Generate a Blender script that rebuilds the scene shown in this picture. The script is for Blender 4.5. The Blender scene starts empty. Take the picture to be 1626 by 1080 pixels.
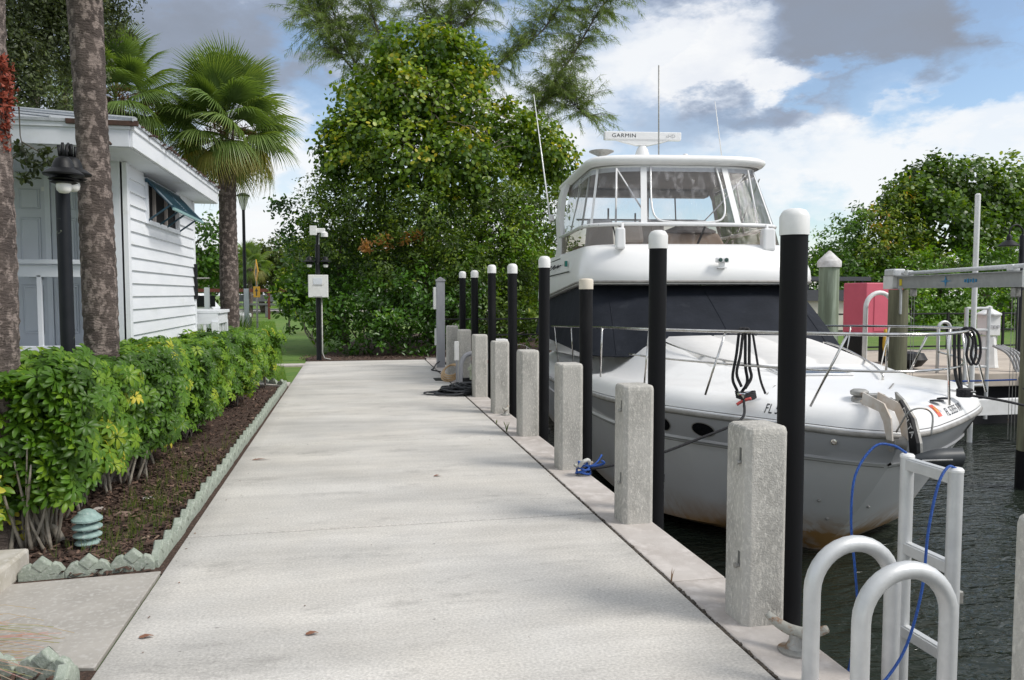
import bpy, math, random
import numpy as np
from mathutils import Vector, Matrix
random.seed(7); RNG = np.random.default_rng(11)
scene = bpy.context.scene
C = scene.collection
R = math.radians

# ---------------------------------------------------------------- camera, world, sun, exposure
CAM_H, F_PX, YAW, PITCH = 1.741, 1240.0, 11.56, 3.41
cam_data = bpy.data.cameras.new('camera'); cam = bpy.data.objects.new('camera', cam_data); C.objects.link(cam)
cam.location = (0, 0, CAM_H); cam.rotation_euler = (R(90 - PITCH), 0, R(-YAW))
cam_data.sensor_width = 36; cam_data.lens = F_PX / 1626 * 36; cam_data.clip_start = 0.05; cam_data.clip_end = 2000
scene.camera = cam
_y, _p = R(YAW), R(PITCH)
_FW = Vector((math.sin(_y)*math.cos(_p), math.cos(_y)*math.cos(_p), -math.sin(_p)))
_RT = Vector((math.cos(_y), -math.sin(_y), 0)); _UP = _RT.cross(_FW)
def ray(px, py): return _FW + _RT*((px-813)/F_PX) - _UP*((py-540)/F_PX)
def at(px, py, Y):                      # the point at distance Y along the walk seen at that spot of the photograph
    d = ray(px, py); return Vector((0, 0, CAM_H)) + d*(Y/d.y)

SUN_EL, SUN_AZ = 46.0, 118.0            # azimuth clockwise from +Y
world = bpy.data.worlds.new('World'); scene.world = world; world.use_nodes = True
sun_d = bpy.data.lights.new('sun', 'SUN'); sun_d.energy = 2.1; sun_d.angle = R(18); sun_d.color = (1, .955, .89)
sun = bpy.data.objects.new('sun', sun_d); C.objects.link(sun)
_sd = Vector((math.sin(R(SUN_AZ))*math.cos(R(SUN_EL)), math.cos(R(SUN_AZ))*math.cos(R(SUN_EL)), math.sin(R(SUN_EL))))
sun.rotation_euler = _sd.to_track_quat('Z', 'Y').to_euler(); sun.location = (20, -20, 40)
vs = scene.view_settings; vs.view_transform = 'Standard'; vs.look = 'None'; vs.gamma = 1; vs.exposure = 0.50; vs.use_curve_mapping = False

def build_world():
    nt = world.node_tree; N = nt.nodes; L = nt.links; N.clear()
    def nd(t, **k):
        n = N.new(t)
        for a, b in k.items(): setattr(n, a, b)
        return n
    def math_(op, a, b=None, clamp=False):
        n = nd('ShaderNodeMath', operation=op, use_clamp=clamp)
        for i, v in enumerate((a, b)):
            if v is None: continue
            if isinstance(v, (int, float)): n.inputs[i].default_value = v
            else: L.new(v, n.inputs[i])
        return n.outputs[0]
    tc = nd('ShaderNodeTexCoord'); d = tc.outputs['Generated']
    def noise(scale, detail, rough, vec, off=0.0, dist=0.0):
        n = nd('ShaderNodeTexNoise'); n.inputs['Scale'].default_value = scale; n.inputs['Detail'].default_value = detail
        n.inputs['Roughness'].default_value = rough; n.inputs['Distortion'].default_value = dist
        m = nd('ShaderNodeMapping'); m.inputs['Scale'].default_value = (1, 1, 2.1); m.inputs['Location'].default_value = (off, off*.7, off*.3)
        L.new(vec, m.inputs['Vector']); L.new(m.outputs[0], n.inputs['Vector']); return n
    nz = noise(3.2, 9, .58, d, 3.0); nz2 = noise(7.0, 8, .6, d, 9.0); nz3 = noise(1.6, 5, .5, d, 20.0)
    # warp the direction a little so that cloud edges are ragged
    w = noise(5.5, 7, .62, d, 5.0)
    s_ = nd('ShaderNodeVectorMath', operation='SUBTRACT'); L.new(w.outputs['Color'], s_.inputs[0]); s_.inputs[1].default_value = (.5, .5, .5)
    m_ = nd('ShaderNodeVectorMath', operation='SCALE'); L.new(s_.outputs[0], m_.inputs[0]); m_.inputs['Scale'].default_value = .22
    a_ = nd('ShaderNodeVectorMath', operation='ADD'); L.new(d, a_.inputs[0]); L.new(m_.outputs[0], a_.inputs[1])
    st = nd('ShaderNodeVectorMath', operation='MULTIPLY'); L.new(a_.outputs[0], st.inputs[0]); st.inputs[1].default_value = (1, 1, 1.7)
    def blobs(lst):
        tot = None
        for px, py, r, amp in lst:
            v = ray(px, py).normalized(); v = (v.x, v.y, v.z*1.7)
            ds = nd('ShaderNodeVectorMath', operation='DISTANCE'); L.new(st.outputs[0], ds.inputs[0]); ds.inputs[1].default_value = v
            mr = nd('ShaderNodeMapRange', interpolation_type='SMOOTHSTEP'); L.new(ds.outputs['Value'], mr.inputs['Value'])
            mr.inputs['From Min'].default_value = r*1.35; mr.inputs['From Max'].default_value = r*.35
            mr.inputs['To Min'].default_value = 0; mr.inputs['To Max'].default_value = amp
            tot = mr.outputs[0] if tot is None else math_('MAXIMUM', tot, mr.outputs[0])
        return tot
    grey = blobs([(1090,-10,.13,.9),(1230,10,.16,1),(1370,15,.17,1),(1480,60,.12,1),(1400,85,.07,.9),(1500,10,.12,.95),(300,40,.17,.85),(420,110,.12,.75),(200,60,.15,.8),(240,200,.09,.6),
                  (1180,185,.13,.75),(1320,160,.10,.7),(1060,205,.12,.6),(960,170,.09,.55),(1300,225,.07,.35),(430,365,.10,.35)])
    blue = blobs([(1330,95,.03,.7),(1400,140,.05,.8),(1520,165,.07,.8),(1620,120,.09,1),(1590,20,.05,1),(530,180,.07,.8),(480,40,.05,.7),(1290,150,.03,.9),(640,60,.08,.5),(470,300,.03,.4),(1300,330,.05,.5),(1450,190,.05,.6)])
    white = blobs([(1130,90,.10,1),(1030,70,.10,.9),(1240,110,.06,1),(1160,40,.05,.8),(1400,270,.14,.9),(1290,290,.08,.9),(1560,260,.12,.75),(450,270,.14,.9),(450,330,.12,.8),(1500,170,.05,.7),(900,110,.09,.8),(1240,270,.07,.8)])
    # sky beyond the gaps
    sky = nd('ShaderNodeTexSky', sky_type='NISHITA'); sky.sun_disc = False
    sky.sun_elevation = R(SUN_EL); sky.sun_rotation = R(SUN_AZ); sky.air_density = 1.0; sky.dust_density = .6; sky.ozone_density = 1.2
    bg = nd('ShaderNodeBackground'); L.new(sky.outputs[0], bg.inputs['Color']); bg.inputs['Strength'].default_value = .115
    # cloud brightness: white tops, blue-grey bellies
    g0 = math_('SUBTRACT', nz3.outputs['Fac'], .47); g0 = math_('MULTIPLY', g0, 3.0, True)
    g = math_('MAXIMUM', math_('MULTIPLY', g0, .55), grey)
    g = math_('SUBTRACT', g, math_('MULTIPLY', white, .9), True)
    tx = math_('MULTIPLY', math_('SUBTRACT', nz.outputs['Fac'], .5), 1.3)
    tx2 = math_('MULTIPLY', math_('SUBTRACT', nz2.outputs['Fac'], .5), .55)
    g = math_('ADD', math_('ADD', g, tx), tx2)
    cr = nd('ShaderNodeValToRGB'); L.new(g, cr.inputs[0]); e = cr.color_ramp.elements
    e[0].position = .0; e[0].color = (.86, .87, .88, 1); e[1].position = 1.0; e[1].color = (.255, .285, .345, 1)
    for p, c in ((.22, (.77, .79, .83)), (.45, (.50, .56, .66)), (.72, (.30, .355, .46))):
        k = e.new(p); k.color = (*c, 1)
    cb = nd('ShaderNodeBackground'); L.new(cr.outputs[0], cb.inputs['Color']); cb.inputs['Strength'].default_value = .80
    cov = math_('MULTIPLY', math_('SUBTRACT', nz.outputs['Fac'], .36), 6.0, True)
    cov = math_('MAXIMUM', cov, math_('MULTIPLY', white, 1.0)); cov = math_('MAXIMUM', cov, grey)
    bl = math_('MULTIPLY', math_('ADD', blue, math_('MULTIPLY', tx, .5)), .95, True)
    bl = math_('MULTIPLY', bl, 1.5, True)
    cov = math_('SUBTRACT', cov, math_('MULTIPLY', bl, .85), True)
    mx = nd('ShaderNodeMixShader'); L.new(cov, mx.inputs[0]); L.new(bg.outputs[0], mx.inputs[1]); L.new(cb.outputs[0], mx.inputs[2])
    out = nd('ShaderNodeOutputWorld'); L.new(mx.outputs[0], out.inputs[0])
build_world()

# ---------------------------------------------------------------- materials
MATS = {}
def mat(name, c1, c2=None, rough=.6, metal=0.0, nscale=4.0, bump=0.0, bscale=30.0, stretch=(1,1,1), spec=.5, detail=6, contrast=(.35,.65),
        c3=None, n3=1.2, c3r=(.55,.7), rvar=0.0, coat=0.0, bstretch=None, bdist=.02):
    if name in MATS: return MATS[name]
    m = bpy.data.materials.new(name); m.use_nodes = True; nt = m.node_tree; N = nt.nodes; L = nt.links
    b = N['Principled BSDF']; b.inputs['Roughness'].default_value = rough; b.inputs['Metallic'].default_value = metal
    b.inputs['Specular IOR Level'].default_value = spec; b.inputs['Coat Weight'].default_value = coat
    b.inputs['Base Color'].default_value = (*c1, 1)
    tc = N.new('ShaderNodeTexCoord'); oi = N.new('ShaderNodeObjectInfo')
    off = N.new('ShaderNodeVectorMath'); off.operation = 'MULTIPLY_ADD'; off.inputs[1].default_value = (17, 31, 11)
    cx = N.new('ShaderNodeCombineXYZ')
    for i in range(3): L.new(oi.outputs['Random'], cx.inputs[i])
    L.new(cx.outputs[0], off.inputs[0]); L.new(tc.outputs['Object'], off.inputs[2])
    def nz(scale, st, det):
        mp = N.new('ShaderNodeMapping'); mp.inputs['Scale'].default_value = st; L.new(off.outputs[0], mp.inputs[0])
        n = N.new('ShaderNodeTexNoise'); n.inputs['Scale'].default_value = scale; n.inputs['Detail'].default_value = det; n.inputs['Roughness'].default_value = .6
        L.new(mp.outputs[0], n.inputs['Vector']); return n.outputs['Fac']
    def rng(v, a, b_):
        r = N.new('ShaderNodeMapRange'); L.new(v, r.inputs['Value']); r.inputs['From Min'].default_value = a; r.inputs['From Max'].default_value = b_; return r.outputs[0]
    col = None
    if c2:
        f = rng(nz(nscale, stretch, detail), *contrast)
        mx = N.new('ShaderNodeMix'); mx.data_type = 'RGBA'; L.new(f, mx.inputs[0]); mx.inputs[6].default_value = (*c1, 1); mx.inputs[7].default_value = (*c2, 1); col = mx.outputs[2]
        if rvar:
            r = N.new('ShaderNodeMath'); r.operation = 'MULTIPLY_ADD'; L.new(f, r.inputs[0]); r.inputs[1].default_value = rvar; r.inputs[2].default_value = rough; L.new(r.outputs[0], b.inputs['Roughness'])
    if c3:
        f = rng(nz(n3, stretch, 8), *c3r)
        mx = N.new('ShaderNodeMix'); mx.data_type = 'RGBA'; L.new(f, mx.inputs[0])
        if col: L.new(col, mx.inputs[6])
        else: mx.inputs[6].default_value = (*c1, 1)
        mx.inputs[7].default_value = (*c3, 1); col = mx.outputs[2]
    if col: L.new(col, b.inputs['Base Color'])
    if bump:
        bp = N.new('ShaderNodeBump'); bp.inputs['Strength'].default_value = bump; bp.inputs['Distance'].default_value = bdist
        L.new(nz(bscale, bstretch or stretch, 5), bp.inputs['Height']); L.new(bp.outputs[0], b.inputs['Normal'])
    MATS[name] = m; return m

def leaf_mat(name, stops, rough=.45, trans=.3, spec=.5, tcol=None):
    m = bpy.data.materials.new(name); m.use_nodes = True; nt = m.node_tree; N = nt.nodes; L = nt.links
    b = N['Principled BSDF']; b.inputs['Roughness'].default_value = rough; b.inputs['Specular IOR Level'].default_value = spec
    at_ = N.new('ShaderNodeAttribute'); at_.attribute_name = 'var'
    oi = N.new('ShaderNodeObjectInfo'); ad = N.new('ShaderNodeMath'); ad.operation = 'MULTIPLY_ADD'; ad.inputs[1].default_value = .25
    L.new(oi.outputs['Random'], ad.inputs[0]); L.new(at_.outputs['Fac'], ad.inputs[2])
    sb = N.new('ShaderNodeMath'); sb.operation = 'SUBTRACT'; L.new(ad.outputs[0], sb.inputs[0]); sb.inputs[1].default_value = .125
    cr = N.new('ShaderNodeValToRGB'); e = cr.color_ramp.elements; L.new(sb.outputs[0], cr.inputs[0])
    e[0].position = stops[0][0]; e[0].color = (*stops[0][1], 1); e[1].position = stops[-1][0]; e[1].color = (*stops[-1][1], 1)
    for p, c in stops[1:-1]: k = e.new(p); k.color = (*c, 1)
    L.new(cr.outputs[0], b.inputs['Base Color'])
    tr = N.new('ShaderNodeBsdfTranslucent'); mu = N.new('ShaderNodeMix'); mu.data_type = 'RGBA'; mu.blend_type = 'MULTIPLY'; mu.inputs[0].default_value = 1
    L.new(cr.outputs[0], mu.inputs[6]); mu.inputs[7].default_value = (1.9, 1.8, .6, 1); L.new(mu.outputs[2], tr.inputs['Color'])
    mx = N.new('ShaderNodeMixShader'); mx.inputs[0].default_value = trans; L.new(b.outputs[0], mx.inputs[1]); L.new(tr.outputs[0], mx.inputs[2])
    L.new(mx.outputs[0], N['Material Output'].inputs['Surface']); MATS[name] = m; return m

# ---------------------------------------------------------------- mesh helpers
class MB:
    def __init__(s): s.v = []; s.f = []; s.mi = []
    def add(s, vs, fs, mi=0):
        o = len(s.v); s.v += [tuple(v) for v in vs]; s.f += [tuple(i+o for i in f) for f in fs]; s.mi += [mi]*len(fs); return s
    def box(s, c, d, rz=0, M=None, mi=0, taper=(1,1)):
        x, y, z = d[0]/2, d[1]/2, d[2]/2; vs = []
        for k, zz in enumerate((-z, z)):
            tx, ty = (taper if k else (1, 1))
            for a, b in ((-x,-y),(x,-y),(x,y),(-x,y)): vs.append(Vector((a*tx, b*ty, zz)))
        m = Matrix.Translation(c) @ (M if M is not None else Matrix.Rotation(rz, 4, 'Z'))
        return s.add([m @ v for v in vs], [(3,2,1,0),(4,5,6,7),(0,1,5,4),(1,2,6,5),(2,3,7,6),(3,0,4,7)], mi)
    def tube(s, pts, r, n=8, caps=True, mi=0, closed=False):
        pts = [Vector(p) for p in pts]; k = len(pts); rs = r if isinstance(r, (list, tuple)) else [r]*k
        rings = []; up = None
        for i, p in enumerate(pts):
            a = pts[(i-1) % k] if (i or closed) else p; b = pts[(i+1) % k] if (i < k-1 or closed) else p
            t = (b-a); t = t.normalized() if t.length > 1e-9 else Vector((0,0,1))
            if up is None: up = Vector((0,0,1)) if abs(t.z) < .9 else Vector((1,0,0))
            u = up - t*up.dot(t)
            if u.length < 1e-6: u = t.orthogonal()
            u.normalize(); w = t.cross(u); up = u
            rings.append([p + (u*math.cos(2*math.pi*j/n) + w*math.sin(2*math.pi*j/n))*rs[i] for j in range(n)])
        vs = [v for rg in rings for v in rg]; fs = []
        m = k if closed else k-1
        for i in range(m):
            a, b = i*n, ((i+1) % k)*n
            for j in range(n): fs.append((a+j, a+(j+1)%n, b+(j+1)%n, b+j))
        if caps and not closed: fs.append(tuple(range(n-1, -1, -1))); fs.append(tuple((k-1)*n+j for j in range(n)))
        return s.add(vs, fs, mi)
    def lathe(s, prof, o=(0,0,0), n=16, M=None, mi=0):
        m = Matrix.Translation(o) @ (M if M is not None else Matrix.Identity(4)); vs = []; fs = []
        for r, z in prof:
            for j in range(n): a = 2*math.pi*j/n; vs.append(m @ Vector((r*math.cos(a), r*math.sin(a), z)))
        for i in range(len(prof)-1):
            for j in range(n): fs.append((i*n+j, i*n+(j+1)%n, (i+1)*n+(j+1)%n, (i+1)*n+j))
        fs.append(tuple(range(n-1,-1,-1))); fs.append(tuple((len(prof)-1)*n+j for j in range(n)))
        return s.add(vs, fs, mi)
    def grid(s, rows, mi=0, closed=False, flip=False):
        n = len(rows[0]); vs = [v for r in rows for v in r]; fs = []
        for i in range(len(rows)-1):
            for j in range(n if closed else n-1):
                q = (i*n+j, i*n+(j+1)%n, (i+1)*n+(j+1)%n, (i+1)*n+j); fs.append(q[::-1] if flip else q)
        return s.add(vs, fs, mi)
    def prism(s, poly, z0, z1, M=None, mi=0):          # poly in xy, extruded along z
        m = M if M is not None else Matrix.Identity(4); n = len(poly)
        vs = [m @ Vector((x, y, z0)) for x, y in poly] + [m @ Vector((x, y, z1)) for x, y in poly]
        fs = [tuple(range(n-1,-1,-1)), tuple(range(n, 2*n))] + [(i, (i+1)%n, n+(i+1)%n, n+i) for i in range(n)]
        return s.add(vs, fs, mi)
    def build(s, name, m, parent=None, smooth=False, bevel=0, seg=2, angle=40, loc=None, **tags):
        me = bpy.data.meshes.new(name); me.from_pydata(s.v, [], s.f); me.validate()
        ms = m if isinstance(m, (list, tuple)) else [m]
        for x in ms: me.materials.append(x)
        if len(ms) > 1 and len(me.polygons) == len(s.mi): me.polygons.foreach_set('material_index', s.mi)
        o = bpy.data.objects.new(name, me); C.objects.link(o); o.parent = parent
        if loc: o.location = loc
        if smooth:
            me.polygons.foreach_set('use_smooth', [True]*len(me.polygons))
            if smooth != 'all':
                me.set_sharp_from_angle(angle=R(angle))
        if bevel:
            b = o.modifiers.new('bevel', 'BEVEL'); b.width = bevel; b.segments = seg; b.limit_method = 'ANGLE'; b.angle_limit = R(35)
        for k, v in tags.items(): o[k] = v
        return o
def thing(name, label, cat, loc=(0,0,0), rz=0, group=None):
    o = bpy.data.objects.new(name, None); C.objects.link(o); o.empty_display_size = .2
    o.location = loc; o.rotation_euler = (0, 0, rz); o['label'] = label; o['category'] = cat
    if group: o['group'] = group
    return o
def tag(o, label, cat, group=None):
    o['label'] = label; o['category'] = cat
    if group: o['group'] = group
    return o
def copy_tree(o, parent=None):
    c = o.copy(); C.objects.link(c); c.parent = parent
    for ch in list(o.children): copy_tree(ch, c)
    return c
def mesh_np(name, V, F, m, parent=None, var=None, smooth=False):
    """V (n,3), F (k,3|4) arrays -> object, fast."""
    me = bpy.data.meshes.new(name); me.vertices.add(len(V)); me.vertices.foreach_set('co', V.astype(np.float32).ravel())
    k, w = F.shape; me.loops.add(k*w); me.loops.foreach_set('vertex_index', F.astype(np.int32).ravel())
    me.polygons.add(k); me.polygons.foreach_set('loop_start', np.arange(0, k*w, w, dtype=np.int32))
    if smooth: me.polygons.foreach_set('use_smooth', np.ones(k, bool))
    me.update(calc_edges=True)
    if var is not None:
        a = me.attributes.new('var', 'FLOAT', 'POINT'); a.data.foreach_set('value', var.astype(np.float32))
    me.materials.append(m); o = bpy.data.objects.new(name, me); C.objects.link(o); o.parent = parent; return o
def unit(v): return v/np.maximum(np.linalg.norm(v, axis=-1, keepdims=True), 1e-9)
def scatter(P, Nn, size, tv, tf, var, roll=None):
    """copies of a template (tv,tf) at P with its z along Nn; returns V,F,var"""
    n = len(P); Nn = unit(Nn); t = RNG.normal(size=(n,3)) if roll is None else roll
    X = unit(t - Nn*(t*Nn).sum(1, keepdims=True)); Y = np.cross(Nn, X)
    s = np.asarray(size).reshape(-1,1,1) if np.ndim(size) else size
    V = (X[:,None,:]*tv[None,:,0:1] + Y[:,None,:]*tv[None,:,1:2] + Nn[:,None,:]*tv[None,:,2:3])*s + P[:,None,:]
    F = tf[None] + (np.arange(n)*len(tv))[:,None,None]
    return V.reshape(-1,3), F.reshape(-1, tf.shape[1]), np.repeat(var, len(tv))
def text_mesh(s, size, shear=0.0, spacing=1.0, ext=0.0):
    cu = bpy.data.curves.new('t', 'FONT'); cu.body = s; cu.size = size; cu.shear = shear; cu.space_character = spacing; cu.align_x = 'LEFT'; cu.resolution_u = 3; cu.extrude = ext
    o = bpy.data.objects.new('t', cu); C.objects.link(o); dg = bpy.context.evaluated_depsgraph_get(); dg.update()
    me = bpy.data.meshes.new_from_object(o.evaluated_get(dg)); bpy.data.objects.remove(o); bpy.data.curves.remove(cu); return me
def letters(name, s, size, m, parent, fn=None, M=None, shear=0.0, spacing=1.0, sx=1.0):
    me = text_mesh(s, size, shear, spacing); me.name = name
    for v in me.vertices:
        p = Vector((v.co.x*sx, v.co.y, 0)); v.co = fn(p) if fn else (M @ p)
    me.materials.clear(); me.materials.append(m); o = bpy.data.objects.new(name, me); C.objects.link(o); o.parent = parent; return o
def smooth01(a, b, x):
    t = min(1, max(0, (x-a)/(b-a))); return t*t*(3-2*t)
def spline(P, n):
    """Catmull-Rom through P, n samples per span"""
    P = [Vector(p) for p in P]; out = []
    for i in range(len(P)-1):
        a = P[i-1] if i else P[0]*2-P[1]; b, c = P[i], P[i+1]; d = P[i+2] if i+2 < len(P) else P[-1]*2-P[-2]
        for k in range(n):
            t = k/n; out.append(.5*((2*b)+(-a+c)*t+(2*a-5*b+4*c-d)*t*t+(-a+3*b-3*c+d)*t**3))
    out.append(P[-1]); return out
# ---------------------------------------------------------------- shared materials
def concrete_walk():
    m = bpy.data.materials.new('broomed_concrete'); m.use_nodes = True; nt = m.node_tree; N = nt.nodes; L = nt.links; b = N['Principled BSDF']
    ge = N.new('ShaderNodeNewGeometry'); P = ge.outputs['Position']
    def nz(scale, st, det=6, rough=.6):
        mp = N.new('ShaderNodeMapping'); mp.inputs['Scale'].default_value = st; L.new(P, mp.inputs[0])
        n = N.new('ShaderNodeTexNoise'); n.inputs['Scale'].default_value = scale; n.inputs['Detail'].default_value = det; n.inputs['Roughness'].default_value = rough
        L.new(mp.outputs[0], n.inputs['Vector']); return n.outputs['Fac']
    def rg(v, a, c, lo, hi):
        r = N.new('ShaderNodeMapRange'); L.new(v, r.inputs[0])
        for i, x in enumerate((a, c, lo, hi)): r.inputs[i+1].default_value = x
        return r.outputs[0]
    def mul(a, c):
        k = N.new('ShaderNodeMath'); k.operation = 'MULTIPLY'; L.new(a, k.inputs[0]); L.new(c, k.inputs[1]); return k.outputs[0]
    big = rg(nz(.55, (1, 1, 1), 5), .35, .68, .86, 1.06)
    streak = rg(nz(1.0, (.45, 2.2, 1), 6, .62), .36, .62, .84, 1.04)
    stain = rg(nz(1.0, (.8, 1.8, 1), 12, .80), .54, .70, 1.0, .62)
    fine = rg(nz(60, (1, 1.3, 1), 3, .7), .32, .68, .74, 1.16)
    comb = rg(nz(30, (.5, 3, 1), 3), .3, .7, .965, 1.025)
    spots = rg(nz(16, (1, 1, 1), 2, .5), .73, .78, 1.0, .55)
    ed = N.new('ShaderNodeSeparateXYZ'); L.new(P, ed.inputs[0])
    edge = rg(ed.outputs['X'], 1.66, 1.84, 1.0, .88); edge2 = rg(ed.outputs['X'], -1.16, -1.02, .82, 1.0)
    f = mul(mul(mul(mul(big, streak), mul(stain, fine)), mul(comb, spots)), mul(edge, edge2))
    mx = N.new('ShaderNodeMix'); mx.data_type = 'RGBA'; mx.blend_type = 'MULTIPLY'; mx.inputs[0].default_value = 1
    tint = N.new('ShaderNodeMix'); tint.data_type = 'RGBA'; L.new(rg(nz(.8, (1,1,1)), .4, .65, 0, 1), tint.inputs[0])
    tint.inputs[6].default_value = (.60, .58, .545, 1); tint.inputs[7].default_value = (.63, .60, .55, 1)
    L.new(tint.outputs[2], mx.inputs[6]); cc = N.new('ShaderNodeCombineColor')
    for i in range(3): L.new(f, cc.inputs[i])
    L.new(cc.outputs[0], mx.inputs[7]); L.new(mx.outputs[2], b.inputs['Base Color']); b.inputs['Roughness'].default_value = .85
    bp = N.new('ShaderNodeBump'); bp.inputs['Strength'].default_value = .35; bp.inputs['Distance'].default_value = .004
    L.new(nz(55, (.8, 1.6, 1), 4, .7), bp.inputs['Height']); L.new(bp.outputs[0], b.inputs['Normal']); MATS['walk'] = m; return m
M_walk = concrete_walk()
M_cap = mat('coping_concrete', (.50,.465,.435), (.40,.36,.33), rough=.9, nscale=2.5, bump=.4, bscale=70, c3=(.56,.52,.49), n3=7, c3r=(.5,.66), bdist=.006)
M_post = mat('post_concrete', (.47,.455,.42), (.30,.29,.265), rough=.93, nscale=4.5, stretch=(1,1,.45), contrast=(.44,.72), bump=1.0, bscale=120, c3=(.60,.58,.53), n3=70, c3r=(.50,.66), bstretch=(1,1,.8), bdist=.006)
M_wallface = mat('seawall_concrete', (.16,.15,.13), (.08,.08,.07), rough=.9, nscale=2, bump=.4, bscale=20, stretch=(1,1,2))
M_pad = mat('pad_concrete', (.40,.375,.34), (.33,.31,.28), rough=.88, nscale=3, bump=.3, bscale=90, c3=(.44,.42,.39), n3=30, c3r=(.52,.62), bdist=.004)
M_block = mat('block_concrete', (.50,.47,.42), (.38,.35,.29), rough=.9, nscale=6, bump=.5, bscale=60, c3=(.55,.53,.49), n3=25, bdist=.006)
M_edging = mat('green_grey_edging', (.33,.37,.31), (.25,.285,.235), rough=.92, nscale=14, bump=.7, bscale=80, c3=(.40,.43,.38), n3=50, c3r=(.52,.64), bdist=.006)
M_joint = mat('joint_filler', (.045,.04,.035), (.10,.08,.06), rough=.95, nscale=40, bump=.8, bscale=90)
M_mulchbed = mat('mulch_soil', (.045,.028,.02), (.11,.065,.048), rough=.95, nscale=38, bump=1, bscale=60, c3=(.19,.13,.10), n3=55, c3r=(.58,.66), bdist=.03)
M_chip = leaf_mat('bark_chip', [(0,(.035,.022,.016)),(.5,(.085,.05,.036)),(.85,(.17,.105,.075)),(1,(.30,.23,.17))], rough=.9, trans=.0)
M_lawn = mat('lawn_soil', (.075,.16,.02), (.12,.20,.03), rough=.95, nscale=3, bump=.8, bscale=60, c3=(.17,.20,.05), n3=.6, c3r=(.5,.7))
M_black = mat('black_vinyl_sleeve', (.0035,.0037,.0048), (.006,.0062,.0075), rough=.5, spec=.22, rvar=.25, c3=(.02,.02,.021), n3=3.0, c3r=(.60,.78), nscale=3, bump=.08, bscale=6, stretch=(1,1,.3))
M_blackmetal = mat('black_painted_metal', (.006,.0065,.008), (.012,.0125,.014), rough=.5, spec=.3, nscale=8)
M_capwhite = mat('white_plastic_cap', (.78,.78,.77), (.70,.70,.68), rough=.45, nscale=6, c3=(.55,.53,.47), n3=7, c3r=(.62,.80))
M_capcream = mat('cream_plastic_cap', (.70,.64,.54), (.62,.56,.46), rough=.5, nscale=6)
M_alu = mat('dull_aluminium', (.66,.67,.67), (.57,.58,.58), rough=.40, metal=.45, nscale=9, bump=.05, bscale=60, rvar=.15)
M_galv = mat('galvanised_steel', (.42,.42,.40), (.30,.29,.27), rough=.55, metal=.6, nscale=20, bump=.2, bscale=60, c3=(.30,.19,.11), n3=9, c3r=(.6,.72))
M_steel = mat('polished_steel', (.72,.71,.69), (.55,.52,.48), rough=.18, metal=1, nscale=12)
M_timber = mat('weathered_pile_timber', (.21,.205,.13), (.12,.115,.075), rough=.9, nscale=9, stretch=(1,1,.08), bump=.8, bscale=22, c3=(.27,.29,.19), n3=4, bstretch=(1,1,.06))
M_greenpile = mat('green_treated_pile', (.27,.33,.24), (.17,.20,.14), rough=.9, nscale=11, stretch=(1,1,.1), bump=.8, bscale=24, c3=(.36,.42,.33), n3=5, bstretch=(1,1,.07))
M_white = mat('white_house_paint', (.70,.73,.78), (.63,.66,.71), rough=.55, nscale=2.5, c3=(.55,.57,.55), n3=1.6, c3r=(.60,.76))
M_siding = mat('white_siding_paint', (.78,.80,.83), (.72,.745,.78), rough=.5, nscale=1.5, stretch=(1,1,3), c3=(.52,.54,.47), n3=1.1, c3r=(.60,.82), bump=.05, bscale=30)
M_dark = mat('dark_interior', (.01,.01,.012), rough=.9)
M_roof = mat('grey_roof_sheet', (.42,.45,.48), (.33,.35,.38), rough=.6, nscale=10, stretch=(1,4,1), bump=.3, bscale=40)
M_teal = mat('teal_shutter_paint', (.008,.038,.062), (.014,.055,.085), rough=.5, nscale=8)
M_rust = mat('rusted_gutter', (.085,.045,.035), (.05,.03,.022), rough=.9, nscale=20)
M_globe = mat('milky_globe', (.82,.82,.78), (.75,.75,.72), rough=.25, nscale=3)
M_verdigris = mat('verdigris_paint', (.30,.42,.39), (.20,.29,.27), rough=.7, nscale=22, c3=(.42,.48,.45), n3=30, bump=.2)
M_bark = mat('palm_trunk_bark', (.12,.095,.083), (.062,.048,.042), rough=.95, nscale=5, stretch=(1,1,.7), bump=1, bscale=22, bstretch=(1,1,3), c3=(.27,.22,.195), n3=17, c3r=(.50,.60), bdist=.03)
M_wood = mat('branch_bark', (.15,.125,.10), (.07,.06,.045), rough=.95, nscale=12, stretch=(1,1,.4), bump=.6, bscale=30)
M_stem = mat('pale_shrub_stem', (.40,.36,.30), (.22,.19,.15), rough=.9, nscale=14, bump=.4, bscale=40)
M_rope_b = mat('black_rope', (.012,.012,.014), (.03,.03,.034), rough=.8, nscale=60, bump=.8, bscale=120)
M_rope_bl = mat('blue_rope', (.015,.10,.42), (.02,.07,.30), rough=.6, nscale=60, bump=.6, bscale=120)
M_rope_w = mat('white_rope', (.6,.6,.56), (.4,.4,.38), rough=.8, nscale=60)
M_red = mat('red_fibreglass', (.66,.125,.18), (.60,.11,.16), rough=.5, nscale=3)
M_yellow = mat('yellow_sign', (.75,.38,.01), rough=.5)
M_asphalt = mat('asphalt', (.05,.05,.05), (.065,.065,.06), rough=.9, nscale=30)

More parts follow.
